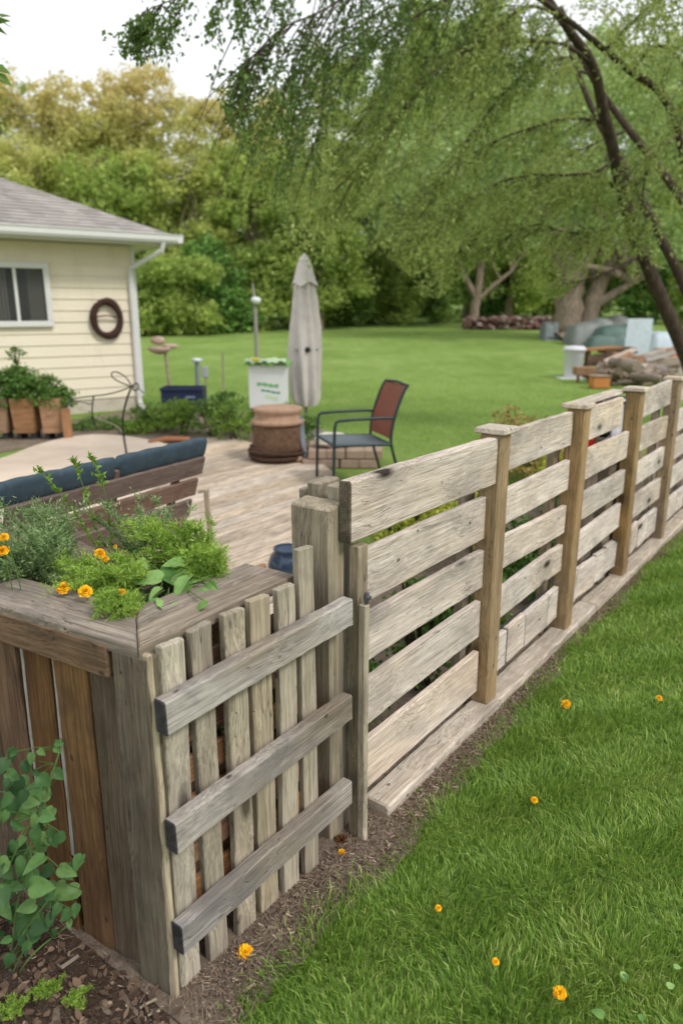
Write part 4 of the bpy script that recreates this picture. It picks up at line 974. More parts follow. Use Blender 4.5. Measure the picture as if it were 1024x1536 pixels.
# ================================================================ WIRE BRACKET
wb = gr(190, 680, zs); Yw = wb.y; wi = empty('wire_trellis', wb, 'bent black wire garden ornament with loops in front of the siding', 'ornament')
def pl2(pts, dy=0): return [at(x, y, Yw+dy) for x, y in pts]
mb = MB(); mb.tube(refine(pl2([(190, 680), (185, 650), (184, 625), (190, 600), (197, 582)])), .012, 7); mb.build('stem', M['black'], wi)
mb = MB(); mb.tube(refine(pl2([(199, 581), (190, 566), (176, 557), (166, 559), (170, 568), (184, 575), (198, 580)])), .007, 6); mb.build('top_loop', M['black'], wi)
mb = MB(); mb.tube(refine(pl2([(200, 577), (206, 574), (209, 581), (204, 587), (199, 584), (200, 577)])), .008, 6); mb.tube(pl2([(209, 583), (216, 590)]), .006, 6); mb.build('ring', M['black'], wi)
mb = MB(); mb.tube(refine(pl2([(197, 580), (180, 587), (160, 592), (140, 594), (106, 598)])+[at(100, 610, Yw-.3)]), .008, 6); mb.build('upper_arm', M['black'], wi)
mb = MB(); mb.tube(refine(pl2([(106, 602), (125, 603), (139, 608), (140, 595)])), .005, 6); mb.tube(refine(pl2([(141, 594), (138, 612), (140, 630), (143, 637)])), .008, 6); mb.build('side_leg', M['black'], wi)
mb = MB(); mb.tube(refine(pl2([(141, 625), (160, 632), (178, 640), (186, 652)])), .006, 6); mb.build('lower_arm', plain('pale_rod', (150, 140, 126), .6), wi)
# ================================================================ TAPERED PLANTERS BY THE WALL
def tapered(px0, px1, Yp, ytop, ybot, label, dp=.34):
    c0, c1 = T(px0, 600, Yp), T(px1, 600, Yp); g0 = gr((px0+px1)/2, ybot, 0); zt1 = zt_(ytop, Yp)
    e = empty('tapered_planter', Vector(((c0+c1)/2, Yp, 0)), label, 'planter', 'tapered wooden planters by the house wall')
    zb = .10; c = (c0+c1)/2; w = (c1-c0); mb = MB(); t = .02
    def fr_(z, s): return [Vector((c-w/2*s, Yp-dp*.0, z)), Vector((c+w/2*s, Yp, z)), Vector((c+w/2*s, Yp+dp*s, z)), Vector((c-w/2*s, Yp+dp*s, z))]
    A1, B1 = fr_(zb, .78), fr_(zt1, 1.0); A2, B2 = fr_(zb, .70), fr_(zt1, .90)
    cen = Vector((0, dp*.04, 0)); B2 = [p+cen for p in B2]
    mb.add(A1+B1+B2+[p-Z*.05 for p in B2], [(0, 1, 5, 4), (1, 2, 6, 5), (2, 3, 7, 6), (3, 0, 4, 7), (0, 3, 2, 1), (4, 5, 9, 8), (5, 6, 10, 9), (6, 7, 11, 10), (7, 4, 8, 11), (8, 9, 13, 12), (9, 10, 14, 13), (10, 11, 15, 14), (11, 8, 12, 15), (12, 13, 14, 15)])
    mb.build('body', M['crate'], e)
    for sx in (-1, 1): mb = MB(); mb.box(Vector((c+sx*w*.28, Yp+dp*.4, zb/2)), .05, dp*.6, zb-.002); mb.build('foot', M['endgrain'], e)
    return e
tp = [(-42, 10, 'leftmost tapered wooden planter, cut off by the picture edge'), (13, 50, 'tapered wooden planter second from the left, near the window'), (57, 88, 'tapered wooden planter closest to the wire ornament')]
for a_, b_, lb in tp: tapered(a_, b_, 9.15, 598, 640, lb)
sb = Vector((T(97, 600, 9.1), 9.1, 0)); se = empty('side_panel', sb, 'single upright orange-brown board at the right end of the tapered planters', 'board')
board('board', sb, sb+Z*.42, .11, .03, (1, .8, 0), M['crate'], se)
def bush(name, label, cat, c, blobs, mat, L=.05, dens=90, per=26, clump=.06, group=None, stem=True, wd=.5, droop=0, fold=None, shell=.2):
    c = Vector(c); e = empty(name, c, label, cat, group); B = [(c.x+b[0], c.y+b[1], c.z+b[2], b[3], b[4], b[5]) for b in blobs]
    pts = clump_points(B, dens, clump, per, shell); pts = pts[pts[:, 2] > c.z-.02]
    mb = MB()
    for _ in range(10 if stem else 0):
        b = R.choice(B); mb.tube(refine([c+Vector((R.uniform(-.05, .05), R.uniform(-.05, .05), 0)), Vector((b[0]*.5+c.x*.5, b[1]*.5+c.y*.5, c.z+(b[2]-c.z)*.6)), Vector((b[0]+R.uniform(-.5, .5)*b[3], b[1], b[2]+b[5]*.6))], 1), [.007]*3+[.004], 5)
    if stem: mb.build('stem', M['bark_dark'], e)
    leaves('foliage', pts, L, L*wd, mat, e, droop=droop); return e
pY = 9.3
bush('potted_shrub', 'dark green bushy shrub growing over the tapered planters', 'shrub', (T(45, 600, pY), pY, .42), [(-.35, 0, .16, .34, .2, .24), (0, 0, .20, .36, .22, .28), (.30, 0, .12, .28, .2, .22), (-.1, 0, .32, .24, .15, .18)], G['shrub'], .05, 420, 30, .06)
bush('potted_sprig', 'pale taller sprig rising from the bushy shrub by the window', 'plant', (T(30, 600, pY+.05), pY+.05, .45), [(0, 0, .36, .10, .08, .26), (.02, 0, .62, .13, .06, .07), (.38, 0, .22, .08, .08, .14)], G['shrub'], .045, 300, 22, .05)
# ================================================================ BED BESIDE THE PATIO
def gbush(px, py, r, h, mat, lb, name='garden_shrub', L=.045, dens=120, grp=None):
    g0 = gr(px, py, 0); return bush(name, lb, 'shrub', g0, [(0, 0, h*.5, r, r*.8, h*.5)]+[(R.uniform(-.7, .7)*r, R.uniform(-.5, .5)*r, h*R.uniform(.35, .85), r*.4, r*.4, h*.25) for _ in range(6)], mat, L, dens, 24, .07, grp, shell=.3)
gsh = 'low green shrubs in the bed beside the patio'
gbush(238, 645, .42, .36, G['shrub'], 'low green shrub right against the downspout foot', grp=gsh)
gbush(275, 652, .42, .50, G['bright'], 'light green shrub in front of the dark blue crate', grp=gsh)
gbush(318, 655, .38, .55, G['shrub'], 'rounded green shrub left of the yard sign post', grp=gsh)
gbush(352, 664, .30, .50, G['bright'], 'light green shrub touching the barrel planter and yard sign', grp=gsh)
gbush(448, 668, .22, .52, G['shrub'], 'slim green shrub under the closed umbrella', grp=gsh)
gbush(150, 645, .40, .14, G['shrub'], 'flat green weeds between the patio and the siding', grp=gsh, name='weeds')
gbush(215, 650, .40, .18, G['bright'], 'low bright weeds at the patio corner near the downspout', grp=gsh, name='weeds')
sheet_ = smooth_poly([gr(*p, .006) for p in [(-60, 690), (10, 650), (100, 632), (222, 612), (330, 622), (392, 640), (470, 650), (480, 690), (390, 676), (330, 664), (240, 668), (130, 655), (60, 668)]], 1)
poly_slab('planting_bed', [p for p in sheet_], .012, .01, M['soil'])
mt = gr(250, 662, .02); mm = empty('terracotta_edging', mt, 'low orange-brown terracotta edging at the patio end', 'edging')
mb = MB(); mb.tube([gr(224, 664, .05), gr(250, 659, .055), gr(285, 659, .05)], [.03, .04, .03], 8); mb.build('edge_tile', plain('terracotta', (166, 112, 80), .9), mm)
# things beyond the bed
def P_(px, Y, z=0): return Vector((T(px, 500, Y), Y, hz(T(px, 500, Y), Y)+z))
gb = P_(252, 12.6); fb = empty('bird_bath', gb, 'pinkish stone bird bath bowl on a thin post beside the downspout', 'bird bath')
mb = MB(); mb.tube([gb, P_(246, 12.6, zt_(528, 12.6))], [.028, .026], 8); mb.build('post', M['picket'], fb)
bc = P_(238, 12.6, 0); bc.z = zt_(522, 12.6)
pink = plain('pinkish_stone', (188, 164, 150), .85, var=.1, dirt=(150, 122, 106)); mb = MB()
mb.lathe(bc-Z*.09, [(.02, -.02), (.10, 0), (.17, .04), (.20, .09), (.19, .105), (.16, .08), (.05, .05)], 24); mb.build('bowl', pink, fb)
mb = MB(); mb.blob(bc+Vector((.18, 0, .03)), .14, .05, .045, jit=.1); mb.blob(bc+Vector((-.02, 0, .12)), .13, .09, .075, jit=.15); mb.build('stones', pink, fb)
sc1 = P_(293, 13.2); sl_ = empty('garden_lamp', sc1, 'short grey garden lamp with white disc cap above the blue crate', 'lamp')
zt2 = zt_(540, 13.2); mb = MB(); mb.tube([sc1, sc1+Z*(zt2-.03)], .04, 10); mb.build('post', plain('lamp_grey', (128, 132, 142), .5), sl_)
mb = MB(); mb.lathe(sc1, [(.02, zt2-.05), (.085, zt2-.03), (.10, zt2), (.09, zt2+.02), (.005, zt2+.035)], 20); mb.build('cap', plain('lamp_cap', (206, 214, 226), .3), sl_)
b2 = P_(305, 12.8); me_ = empty('meter_box', b2, 'small grey box on a thin post right of the garden lamp', 'box')
mb = MB(); mb.tube([b2, b2+Z*zt_(558, 12.8)], .015, 6); mb.build('post', M['picket'], me_); mb = MB(); mb.box(b2+Z*zt_(558, 12.8), .10, .08, .19, bev=.01); mb.build('box', plain('box_grey', (160, 162, 168), .5), me_)
b3 = P_(271, 12.0); cr_ = empty('blue_crate', b3, 'dark navy plastic crate standing in the bed behind the low shrubs', 'crate'); nav = plain('navy_plastic', (36, 44, 72), .45)
mb = MB(); cw, chh = .66, .30; zb_ = .10
for c_, s_ in ((Vector((0, -.18, 0)), (cw, .02, chh)), (Vector((0, .18, 0)), (cw, .02, chh)), (Vector((-cw/2, 0, 0)), (.02, .34, chh)), (Vector((cw/2, 0, 0)), (.02, .34, chh)), (Vector((0, 0, -chh/2+.01)), (cw-.03, .33, .02))): mb.box(b3+c_+Z*(zb_+chh/2), *s_, bev=.004)
mb.build('tub', nav, cr_); mb = MB(); mb.box(b3+Vector((0, -.196, zb_+chh-.03)), cw+.03, .03, .05, bev=.006); mb.build('rim', nav, cr_)
mb = MB(); mb.box(b3+Vector((.14, -.1935, zb_+.15)), .15, .004, .03); mb.build('label_strip', plain('pale_blue', (120, 132, 160), .5), cr_)
for px, Yk, yt, lb in ((331, 13.0, 528, 'thin wooden stake right of the garden lamp'), (8, 0, 0, None)):
    if lb:
        q = P_(px, Yk); e = empty('thin_stake', q, lb, 'stake'); board('rod', q-Z*.05, Vector((q.x+.02, q.y, zt_(yt, Yk))), .03, .025, (1, 0, 0), M['picket'], e)
lp = P_(385, 15.0); lm = empty('pole_lamp', lp, 'tall thin grey pole with a small white lamp head left of the umbrella', 'lamp')
mb = MB(); mb.tube([lp-Z*.1, Vector((lp.x-.02, lp.y, zt_(452, 15))), Vector((lp.x-.05, lp.y, zt_(424, 15)))], [.045, .038, .012], 8); mb.build('pole', plain('grey_pole', (146, 142, 134), .6), lm)
hz_ = Vector((lp.x+.01, lp.y-.05, zt_(451, 15))); mb = MB(); mb.lathe(hz_, [(.01, -.07), (.06, -.06), (.09, -.02), (.10, .03), (.07, .06), (.01, .07)], 16); mb.build('lamp_head', plain('lamp_white', (222, 226, 228), .35), lm)
# ================================================================ FAR RIGHT: BIN, WOOD, COVERED PILES
q = P_(863, 18.0); tcn = empty('white_bin', q, 'white lidded plastic bin on the lawn left of the wood pile', 'bin')
wp_ = plain('white_plastic', (206, 206, 210), .45, var=.03); mb = MB(); mb.lathe(q, [(.19, .0), (.20, .02), (.24, .66), (.25, .67)], 28); mb.build('body', wp_, tcn)
mb = MB(); mb.lathe(q, [(.25, .655), (.275, .66), (.278, .70), (.25, .73), (.23, .76), (.05, .775), (.001, .775)], 28); mb.build('lid', wp_, tcn)
mb = MB(); mb.box(q+Vector((-.05, -.05, .012)), .62, .55, .022, bev=.006); mb.build('base_slab', wp_, tcn)
gl = 'split logs heaped on the lawn'
cbx = [(884, 17.6, .42, .30, .26, 0, 'crate', 'lowest orange-brown wooden box beside the white bin'), (893, 18.2, .60, .5, .34, 0, 'crate', 'orange-brown wooden crate under the tan tabletop board')]
q = P_(900, 18.3); tb_ = empty('low_wood_table', q, 'low tan tabletop resting on brown crates beside the white bin', 'table')
board('tabletop', q+Vector((-.42, 0, .66)), q+Vector((.48, .1, .72)), .6, .05, (0, 1, 0), M['crate'], tb_); board('crate_front', q+Vector((-.36, -.28, .44)), q+Vector((.2, -.28, .44)), .24, .03, Z, M['cedar'], tb_)
for dx in (-.33, .16): board('leg', q+Vector((dx, -.2, 0)), q+Vector((dx, -.2, .66)), .12, .08, (1, 0, 0), M['cedar'], tb_)
board('side_board', q+Vector((.26, -.25, .18)), q+Vector((.36, -.2, .62)), .16, .03, (1, 0, 0), M['crate'], tb_); board('shelf', q+Vector((-.36, -.1, .3)), q+Vector((.2, -.1, .3)), .4, .03, (0, 1, 0), M['cedar'], tb_)
q = P_(880, 16.8); bx = empty('wooden_box', q, 'small tan box on short legs in front of the low wood table', 'box'); mb = MB(); mb.box(q+Z*.27, .42, .34, .18, bev=.01); mb.build('body', M['crate'], bx)
for dx in (-.12, .12): board('leg', q+Vector((dx, 0, 0)), q+Vector((dx, 0, .18)), .06, .06, (1, 0, 0), M['crate'], bx)
q = P_(926, 19.0); bk_ = empty('plank_stack', q, 'stack of dark red-brown boards behind the log heap', 'plank stack')
for i in range(8): board('plank', q+Vector((-.42+R.uniform(-.05, .05), 0, .06+.085*i)), q+Vector((.45+R.uniform(-.06, .06), .1, .06+.085*i+R.uniform(-.01, .01))), .45, .06, (0, 1, 0), M['cedar' if i > 3 else 'pallet'], bk_)
def log(px, Y, z, L, r, az, tilt, lb):
    q = P_(px, Y, z); d = Vector((math.cos(az)*math.cos(tilt), math.sin(az)*math.cos(tilt), math.sin(tilt))); mb = MB()
    pts = [q+d*L*(t-.5)+Vector((0, R.uniform(-.02, .02), R.uniform(-.02, .02))) for t in (0, .2, .4, .6, .8, 1)]
    k = 8; mb.tube(pts, [r*R.uniform(.85, 1.1) for _ in pts], k, jit=.12)
    X = d; Yv = Z.cross(X).normalized(); Zv = X.cross(Yv); Mx = Matrix(((X.x, Yv.x, Zv.x, q.x), (X.y, Yv.y, Zv.y, q.y), (X.z, Yv.z, Zv.z, q.z), (0, 0, 0, 1)))
    o = mb.build('log', M['log'], None, Mx); tag(o, lb, 'log', gl)
lgd = ['long pale log sloping down to the left across the heap', 'thick short log at the front of the heap', 'grey log lying flat at the bottom right of the heap', 'thin log crossing over the middle of the heap', 'short dark log against the low wood table', 'long grey log along the back of the heap', 'pale split log at the right end of the heap', 'stubby log tucked beneath the sloping pale log', 'bent log resting on top of the heap', 'narrow branch-like log at the heap\'s front edge', 'mid-sized log behind the fence post cap', 'weathered log leaning by the corrugated sheet', 'grey log on the left side of the heap', 'short pale log in front of the plank stack']
for i, lb in enumerate(lgd):
    log(908+R.uniform(-14, 100), 16.2+R.uniform(-.3, 1.6), .08+.42*R.random(), R.uniform(.45, 1.1), R.uniform(.05, .15), R.uniform(-1.5, 1.5), R.uniform(-.35, .45), lb)
mb = MB()
for i in range(120):
    c_ = P_(905+R.uniform(0, 110), 16.1+R.uniform(0, 1.6), R.uniform(.03, .34)); az = R.uniform(0, 6.28); d = Vector((math.cos(az), math.sin(az), R.uniform(-.3, .4))).normalized(); L = R.uniform(.1, .32); mb.box(c_, L, R.uniform(.04, .10), R.uniform(.03, .07), (d, Z.cross(d).normalized(), d.cross(Z.cross(d).normalized())), .006)
tag(mb.build('wood_scraps', M['log_island']), 'split kindling and bark scraps heaped between the logs', 'firewood', kind='stuff')
for i in range(16):
    a_ = P_(R.uniform(905, 1010), R.uniform(16.6, 18.4), R.uniform(.1, .5)); az = R.uniform(-.9, .9); L = R.uniform(.5, 1.4)
    o = board('old_board', a_, a_+Vector((math.cos(az)*L, math.sin(az)*L, R.uniform(-.25, .35))), R.uniform(.08, .18), .03, (0, .5, 1), M[R.choice(('board', 'pallet', 'beam', 'crate', 'rail'))], None)
    tag(o, 'weathered loose board lying in the jumbled heap near the white bin', 'board', 'loose boards in the wood heap')
q = P_(905, 15.6); ob_ = empty('orange_box', q, 'orange plastic box just behind the third fence cap', 'box'); mb = MB(); mb.box(q+Z*.13, .36, .3, .24, bev=.02); mb.build('body', plain('orange_plastic', (196, 126, 70), .5, dirt=(170, 120, 80)), ob_)
mb = MB(); mb.box(q+Z*.265, .40, .34, .03, bev=.01); mb.build('lid', M['log'], ob_)
q = P_(1006, 18.5); ob2 = empty('stone_block', q, 'pale block with an orange side right of the log heap', 'block'); mb = MB(); mb.box(q+Z*.36, .62, .5, .70, bev=.03); mb.build('body', plain('pale_block', (182, 172, 160), .9, dirt=(140, 126, 112)), ob2)
mb = MB(); mb.box(q+Vector((.1, -.262, .46)), .34, .02, .32, bev=.006); mb.build('orange_panel', plain('orange_panel', (196, 110, 60), .7), ob2)
q = P_(961, 19.5); cs_ = empty('corrugated_sheet', q, 'pale blue-white corrugated sheet leaning upright behind the logs', 'sheet')
mb = MB(); n = 40; vs = []
for i in range(n+1):
    x = -.33+.66*i/n; o = .014*math.sin(i*math.pi/2)
    for (dz, dy, sh) in ((.30, -.0, -.08), (1.38, .28, .06)): vs.append(q+Vector((x+sh, dy+o, dz)))
k = len(vs); vs += [v+Vector((0, .006, 0)) for v in vs]
mb.add(vs, [(2*i, 2*i+2, 2*i+3, 2*i+1) for i in range(n)]+[(2*i+k, 2*i+1+k, 2*i+3+k, 2*i+2+k) for i in range(n)], sm=True); mb.build('sheet', plain('corrugated', (188, 200, 204), .5, var=.04, dirt=(164, 172, 172)), cs_)
mb = MB(); mb.box(q+Vector((.0, .15, .15)), .5, .25, .30, bev=.01); mb.build('stand', M['log'], cs_)
M['dummy'] = M['black']
def tarp(px, Y, w, d, h, colr, lb, dirt=(90, 96, 92)):
    q = P_(px, Y); e = empty('covered_pile', q, lb, 'tarp', 'covered piles near the thick trunk'); mb = MB(); n = 14; vs = []; ph = R.uniform(0, 6)
    for i in range(n+1):
        for j in range(n+1):
            u_, v_ = i/n*2-1, j/n*2-1; f = (1-abs(u_)**14)*(1-abs(v_)**8); vs.append(q+Vector((u_*w/2, v_*d/2, h*f*(.92+.05*math.sin(u_*3+ph)+.03*math.cos(v_*5+u_*9)+.03*R.uniform(-1, 1)+.06*(1 if u_ > .2 else -1))-.02)))
    mb.add(vs, [(i*(n+1)+j, (i+1)*(n+1)+j, (i+1)*(n+1)+j+1, i*(n+1)+j+1) for i in range(n) for j in range(n)], sm=True); mb.build('tarp', plain('tarp', colr, .5, var=.1, scale=2, dirt=dirt), e)
    mb = MB(); mb.tube([q+Vector((-w*.49, -d*.46, .08)), q+Vector((0, -d*.5, .1)), q+Vector((w*.49, -d*.46, .08))], .02, 5); mb.build('tie_rope', M['black'], e)
tarp(883, 29, 1.7, 1.6, .95, (126, 130, 126), 'grey covered pile immediately right of the thick trunk')
tarp(824, 31.5, 0.7, 1.0, .8, (120, 128, 130), 'small grey covered pile left of the thick trunk')
tarp(908, 31.5, 1.6, 1.6, 1.0, (130, 132, 128), 'lighter grey covered pile in the middle of the row')
tarp(930, 28, 2.0, 1.6, .85, (84, 108, 100), 'dark green covered pile, largest in the row')
tarp(914, 26.5, 1.6, 1.0, .55, (88, 110, 104), 'low green covered pile in front of the largest one')
tarp(1003, 24, 1.5, 1.4, .85, (186, 198, 206), 'pale blue-white covered pile behind the leaning tree stem', (160, 172, 184))
tarp(1045, 23, 1.2, 1.4, .6, (92, 140, 184), 'bright blue covered pile at the right frame edge', (80, 120, 160))
q = P_(760, 39); rw = empty('rock_wall', q, 'low red-brown rubble wall along the lawn edge between the two bare trunks', 'wall'); mb = MB()
for i in range(230): mb.blob(q+Vector((R.uniform(-2.2, 2.1), R.uniform(-.4, .4), R.uniform(.05, .62))), R.uniform(.10, .22), R.uniform(.1, .18), R.uniform(.07, .13), R.uniform(0, 3), 7, .2, mi=R.choice((0, 0, 1)), sm=False)
mb.build('rubble', [plain('red_rock', (120, 88, 84), .9, var=.25, scale=2), plain('pale_rock', (158, 140, 134), .9, var=.2, scale=2)], rw)
# things just behind the fence
q = F(1.83, -.19); wbx = empty('white_box', q, 'white lidded box filling the gap at the right end of the third bay', 'box')
mb = MB(); mb.box(q+Z*.99, .22, .20, .22, (U, N, Z), .02); mb.build('body', wp_, wbx)
mb = MB(); mb.box(q+Z*1.105, .235, .215, .026, (U, N, Z), .01); mb.build('lid', wp_, wbx)
mb = MB(); mb.box(q-U*.14+Z*1.0, .045, .16, .18, (U, N, Z), .018); mb.build('dark_gap_strip', M['black'], wbx)  # black block added to stand for the dark gap beside the box
mb = MB(); mb.box(q+Z*.44, .18, .18, .88, (U, N, Z), .01); mb.build('stand', M['midpost'], wbx)
q = F(1.50, -.20); rc = empty('red_can', q, 'red fuel can glimpsed between the planks of the third bay', 'can')
mb = MB(); mb.box(q+Z*.88, .10, .12, .22, (U, N, Z), .02); mb.build('body', plain('red_plastic', (226, 52, 40), .4), rc); mb = MB(); mb.tube([q+Z*.985, q+Z*1.01], .015, 8); mb.build('spout', M['black'], rc)
mb = MB(); mb.box(q+Z*.385, .16, .16, .77, (U, N, Z), .01); mb.build('stand', M['midpost'], rc)
tb9 = board('tan_board', F(1.25, -.15, 1.142), F(1.95, -.15, 1.150), .10, .012, N, M['cap_top'], None); tag(tb9, 'pale tan board lying level behind the top plank of the third bay', 'board')
tbl = board('board_prop', F(1.6, -.17, .0), F(1.6, -.17, 1.138), .05, .04, U, M['midpost'], None); tag(tbl, 'thin upright post holding the pale tan board behind the third bay', 'post')
# ================================================================ PLANTING BEHIND THE FENCE
gbk = 'plants in the bed behind the plank fence'
def fbush(s, n, r, h, mat, lb, L=.035, dens=200, cat='plant', name='bed_plant', per=22):
    c = F(s, n, 0); return bush(name, lb, cat, c, [(0, 0, h*.5, r, r, h*.5)]+[(R.uniform(-.7, .7)*r, R.uniform(-.7, .7)*r, h*R.uniform(.3, .9), r*.4, r*.4, h*.22) for _ in range(5)], mat, L, dens, per, .05, gbk, shell=.2)
def PB(x, y, r, h, mat, lb):      # clump standing where the line of sight through the upper gap meets plant height
    c = gr(x, y, h*.6); c.z = 0; s_, n_ = (c-O).dot(U), (c-O).dot(N); return fbush(s_, n_, r, h, mat, lb, dens=260)
G['lime'] = leafm('lime_leaves', [(132, 154, 56), (166, 180, 70), (204, 204, 80), (220, 196, 76)], .4, 6.0)
G['straw'] = leafm('straw_leaves', [(110, 122, 62), (158, 150, 88), (188, 166, 104), (206, 176, 92)], .3, 4.0)
PB(655, 758, .42, .50, G['lime'], 'yellow-green clump seen just under the first bay\'s top plank, right side')
PB(605, 786, .28, .44, G['lime'], 'yellow-green clump under the first bay\'s top plank, left side')
fbush(-.55, -.42, .22, .26, G['shrub'], 'small green plant low behind the first bay near the end post')
fbush(.05, -.34, .16, .55, G['shrub'], 'green plant behind the third plank of the first bay')
fbush(.60, -.34, .14, .26, G['bright'], 'bright green plant poking below the fourth plank of the second bay')
PB(825, 676, .55, .55, G['straw'], 'straw-coloured clump behind the second bay\'s upper gap')
PB(905, 650, .5, .5, G['lime'], 'yellow-green clump behind the third bay')
fbush(3.0, -.7, .40, .40, G['shrub'], 'green clump behind the fourth bay')
PB(800, 655, .45, .60, G['straw'], 'yellowing shrub visible above the fence beyond the second cap')
PB(860, 700, .36, .40, G['lime'], 'yellow shrub on the lawn side of the bed behind the third and fourth bays')
fbush(-1.2, -.42, .16, .5, G['bright'], 'green weeds glimpsed between the pickets')
for i, (s_, lb) in enumerate(((-.62, 'dark low plant behind the first bay nearest the end post'), (-.30, 'dark low plant behind the middle of the first bay'), (.42, 'dark low plant behind the second bay, left part'), (.75, 'dark low plant behind the second bay, right part'), (1.25, 'dark low plant behind the third bay, left part'), (1.7, 'dark low plant behind the third bay, right part'), (2.25, 'dark low plant behind the fourth bay'), (3.1, 'dark low plant behind the fifth bay'))):
    fbush(s_, -.46-.05*(i % 2), .20, .26+.05*(i % 3), G['dark'], lb, dens=230)
# ================================================================ MARIGOLDS
MG = plain('marigold_petal', (255, 184, 20), .55, var=.16, scale=60, bump=.1, spec=.2); MG2 = plain('marigold_deep', (248, 146, 12), .6, var=.12, scale=60, spec=.2)
STEM = plain('green_stem', (86, 112, 58), .6)
def marigold(name, c, r, axis, label, group=None, stem_to=None, ratio=.75, cat='flower'):
    c = Vector(c); axis = Vector(axis).normalized(); e = empty(name, c, label, cat, group)
    a = axis.cross(Vector((.3, 1, .2))).normalized(); b = axis.cross(a); mb = MB()
    for ring, (rr, el, n, sz) in enumerate(((1.0, -.15, 13, .52), (.82, .15, 12, .5), (.62, .5, 10, .46), (.4, .85, 8, .4), (.18, 1.25, 5, .34))):
        for i in range(n):
            t = 2*math.pi*(i+.5*(ring % 2))/n+R.uniform(-.12, .12); d = (a*math.cos(t)+b*math.sin(t)); up = axis
            o = c+d*r*rr*.35+up*r*(.1*ring)*ratio; out = (d*math.cos(el)+up*math.sin(el)); sd = up.cross(d); L = r*sz*R.uniform(.9, 1.25)*1.3; w = r*.30
            nrm = out.cross(sd)
            pts = [o-sd*w*.3, o+sd*w*.3, o+out*L*.55-sd*w+nrm*w*.25*R.uniform(-1, 1), o+out*L*.55+nrm*w*.2, o+out*L*.55+sd*w+nrm*w*.25*R.uniform(-1, 1), o+out*L-sd*w*.6+nrm*w*.5*R.uniform(-1, 1), o+out*L*1.06+nrm*w*.2*R.uniform(-1, 1), o+out*L+sd*w*.6+nrm*w*.5*R.uniform(-1, 1)]
            mb.add(pts, [(0, 3, 2), (0, 1, 3), (1, 4, 3), (2, 3, 6, 5), (3, 4, 7, 6)], mi=0 if R.random() > .25 else 1)
    mb.build('flower_head', [MG, MG2], e)
    mb = MB(); base = Vector(stem_to) if stem_to is not None else c-axis*r*1.2
    mb.tube(refine([c-axis*r*.0, c.lerp(base, .5)+Vector((R.uniform(-.01, .01), 0, 0))-axis*r*.6*0, base], 1), [.0016]*4, 6)
    mb.lathe(c-axis*r*.05, [(.002, -.35*r), (.28*r, -.1*r), (.3*r, .05*r)], 8); mb.build('stem', STEM, e); return e
gm_ = 'orange marigolds blooming in the raised planter'
mg = [(150, 830, 1.93, .016, 'uppermost marigold in the planter\'s middle cluster'), (141, 851, 1.90, .015, 'lower marigold of the planter\'s middle cluster'), (158, 838, 1.92, .012, 'right-hand marigold of the planter\'s middle cluster'), (134, 856, 1.90, .009, 'smallest marigold on the left of the middle cluster'),
      (96, 882, 1.72, .017, 'leftmost marigold above the left cap board'), (128, 887, 1.68, .017, 'marigold second from the left above the cap board'), (182, 889, 1.62, .011, 'small marigold near the inner corner of the cap boards'),
      (332, 846, 1.98, .014, 'lone marigold at the right end of the planter'), (7, 806, 1.74, .012, 'upper marigold cut by the left picture edge'), (5, 826, 1.74, .015, 'lower marigold cut by the left picture edge'), (173, 820, 1.95, .006, 'tiny yellow marigold bud above the middle cluster')]
for x, y, Y, r, lb in mg:
    Y -= .05; c = at(x, y, Y); marigold('marigold', c, r*.95, (R.uniform(-.2, .2), -.45, .9), lb, gm_, Vector((c.x+R.uniform(-.01, .02), c.y+.03, .87)))
gp = 'fallen marigold heads on the grass and soil'
for x, y, r, lb, z in ((368, 1429, .017, 'large orange flower head on the bare soil in front of the pickets', .012), (512, 1279, .013, 'small orange flower head on the soil by the end post', .01), (848, 1056, .022, 'orange flower head on the grass nearest the second fence post', .035), (988, 1047, .014, 'tiny orange petals on the grass near the right edge', .035),
                       (801, 1200, .013, 'orange flower head halfway down the lawn', .035), (657, 1362, .010, 'tiny orange petal on the grass nearest the bare soil', .035), (743, 1442, .010, 'small orange flower head near the bottom middle of the lawn', .04), (839, 1489, .017, 'orange flower head lowest on the lawn, near the bottom edge', .04)):
    c = gr(x, y, z+.004); marigold('fallen_marigold', c, r*(1.1 if y > 1400 and x < 400 else .85), (R.uniform(-.3, .3), -.4, .8), lb, gp)
c = gr(512, 1262, .014); wf = empty('wilted_flower', c, 'dark wilted flower lying behind the small orange head at the pickets', 'flower'); mb = MB()
for _ in range(14): d = Vector((R.uniform(-1, 1), R.uniform(-1, 1), R.uniform(0, 1.2))).normalized(); s_ = d.cross(Z).normalized()*.004; mb.add([c-s_, c+s_, c+d*.02+s_*1.3, c+d*.024-s_], [(0, 1, 2, 3)])
mb.build('petals', plain('wilted', (84, 48, 20), .8, var=.3), wf)
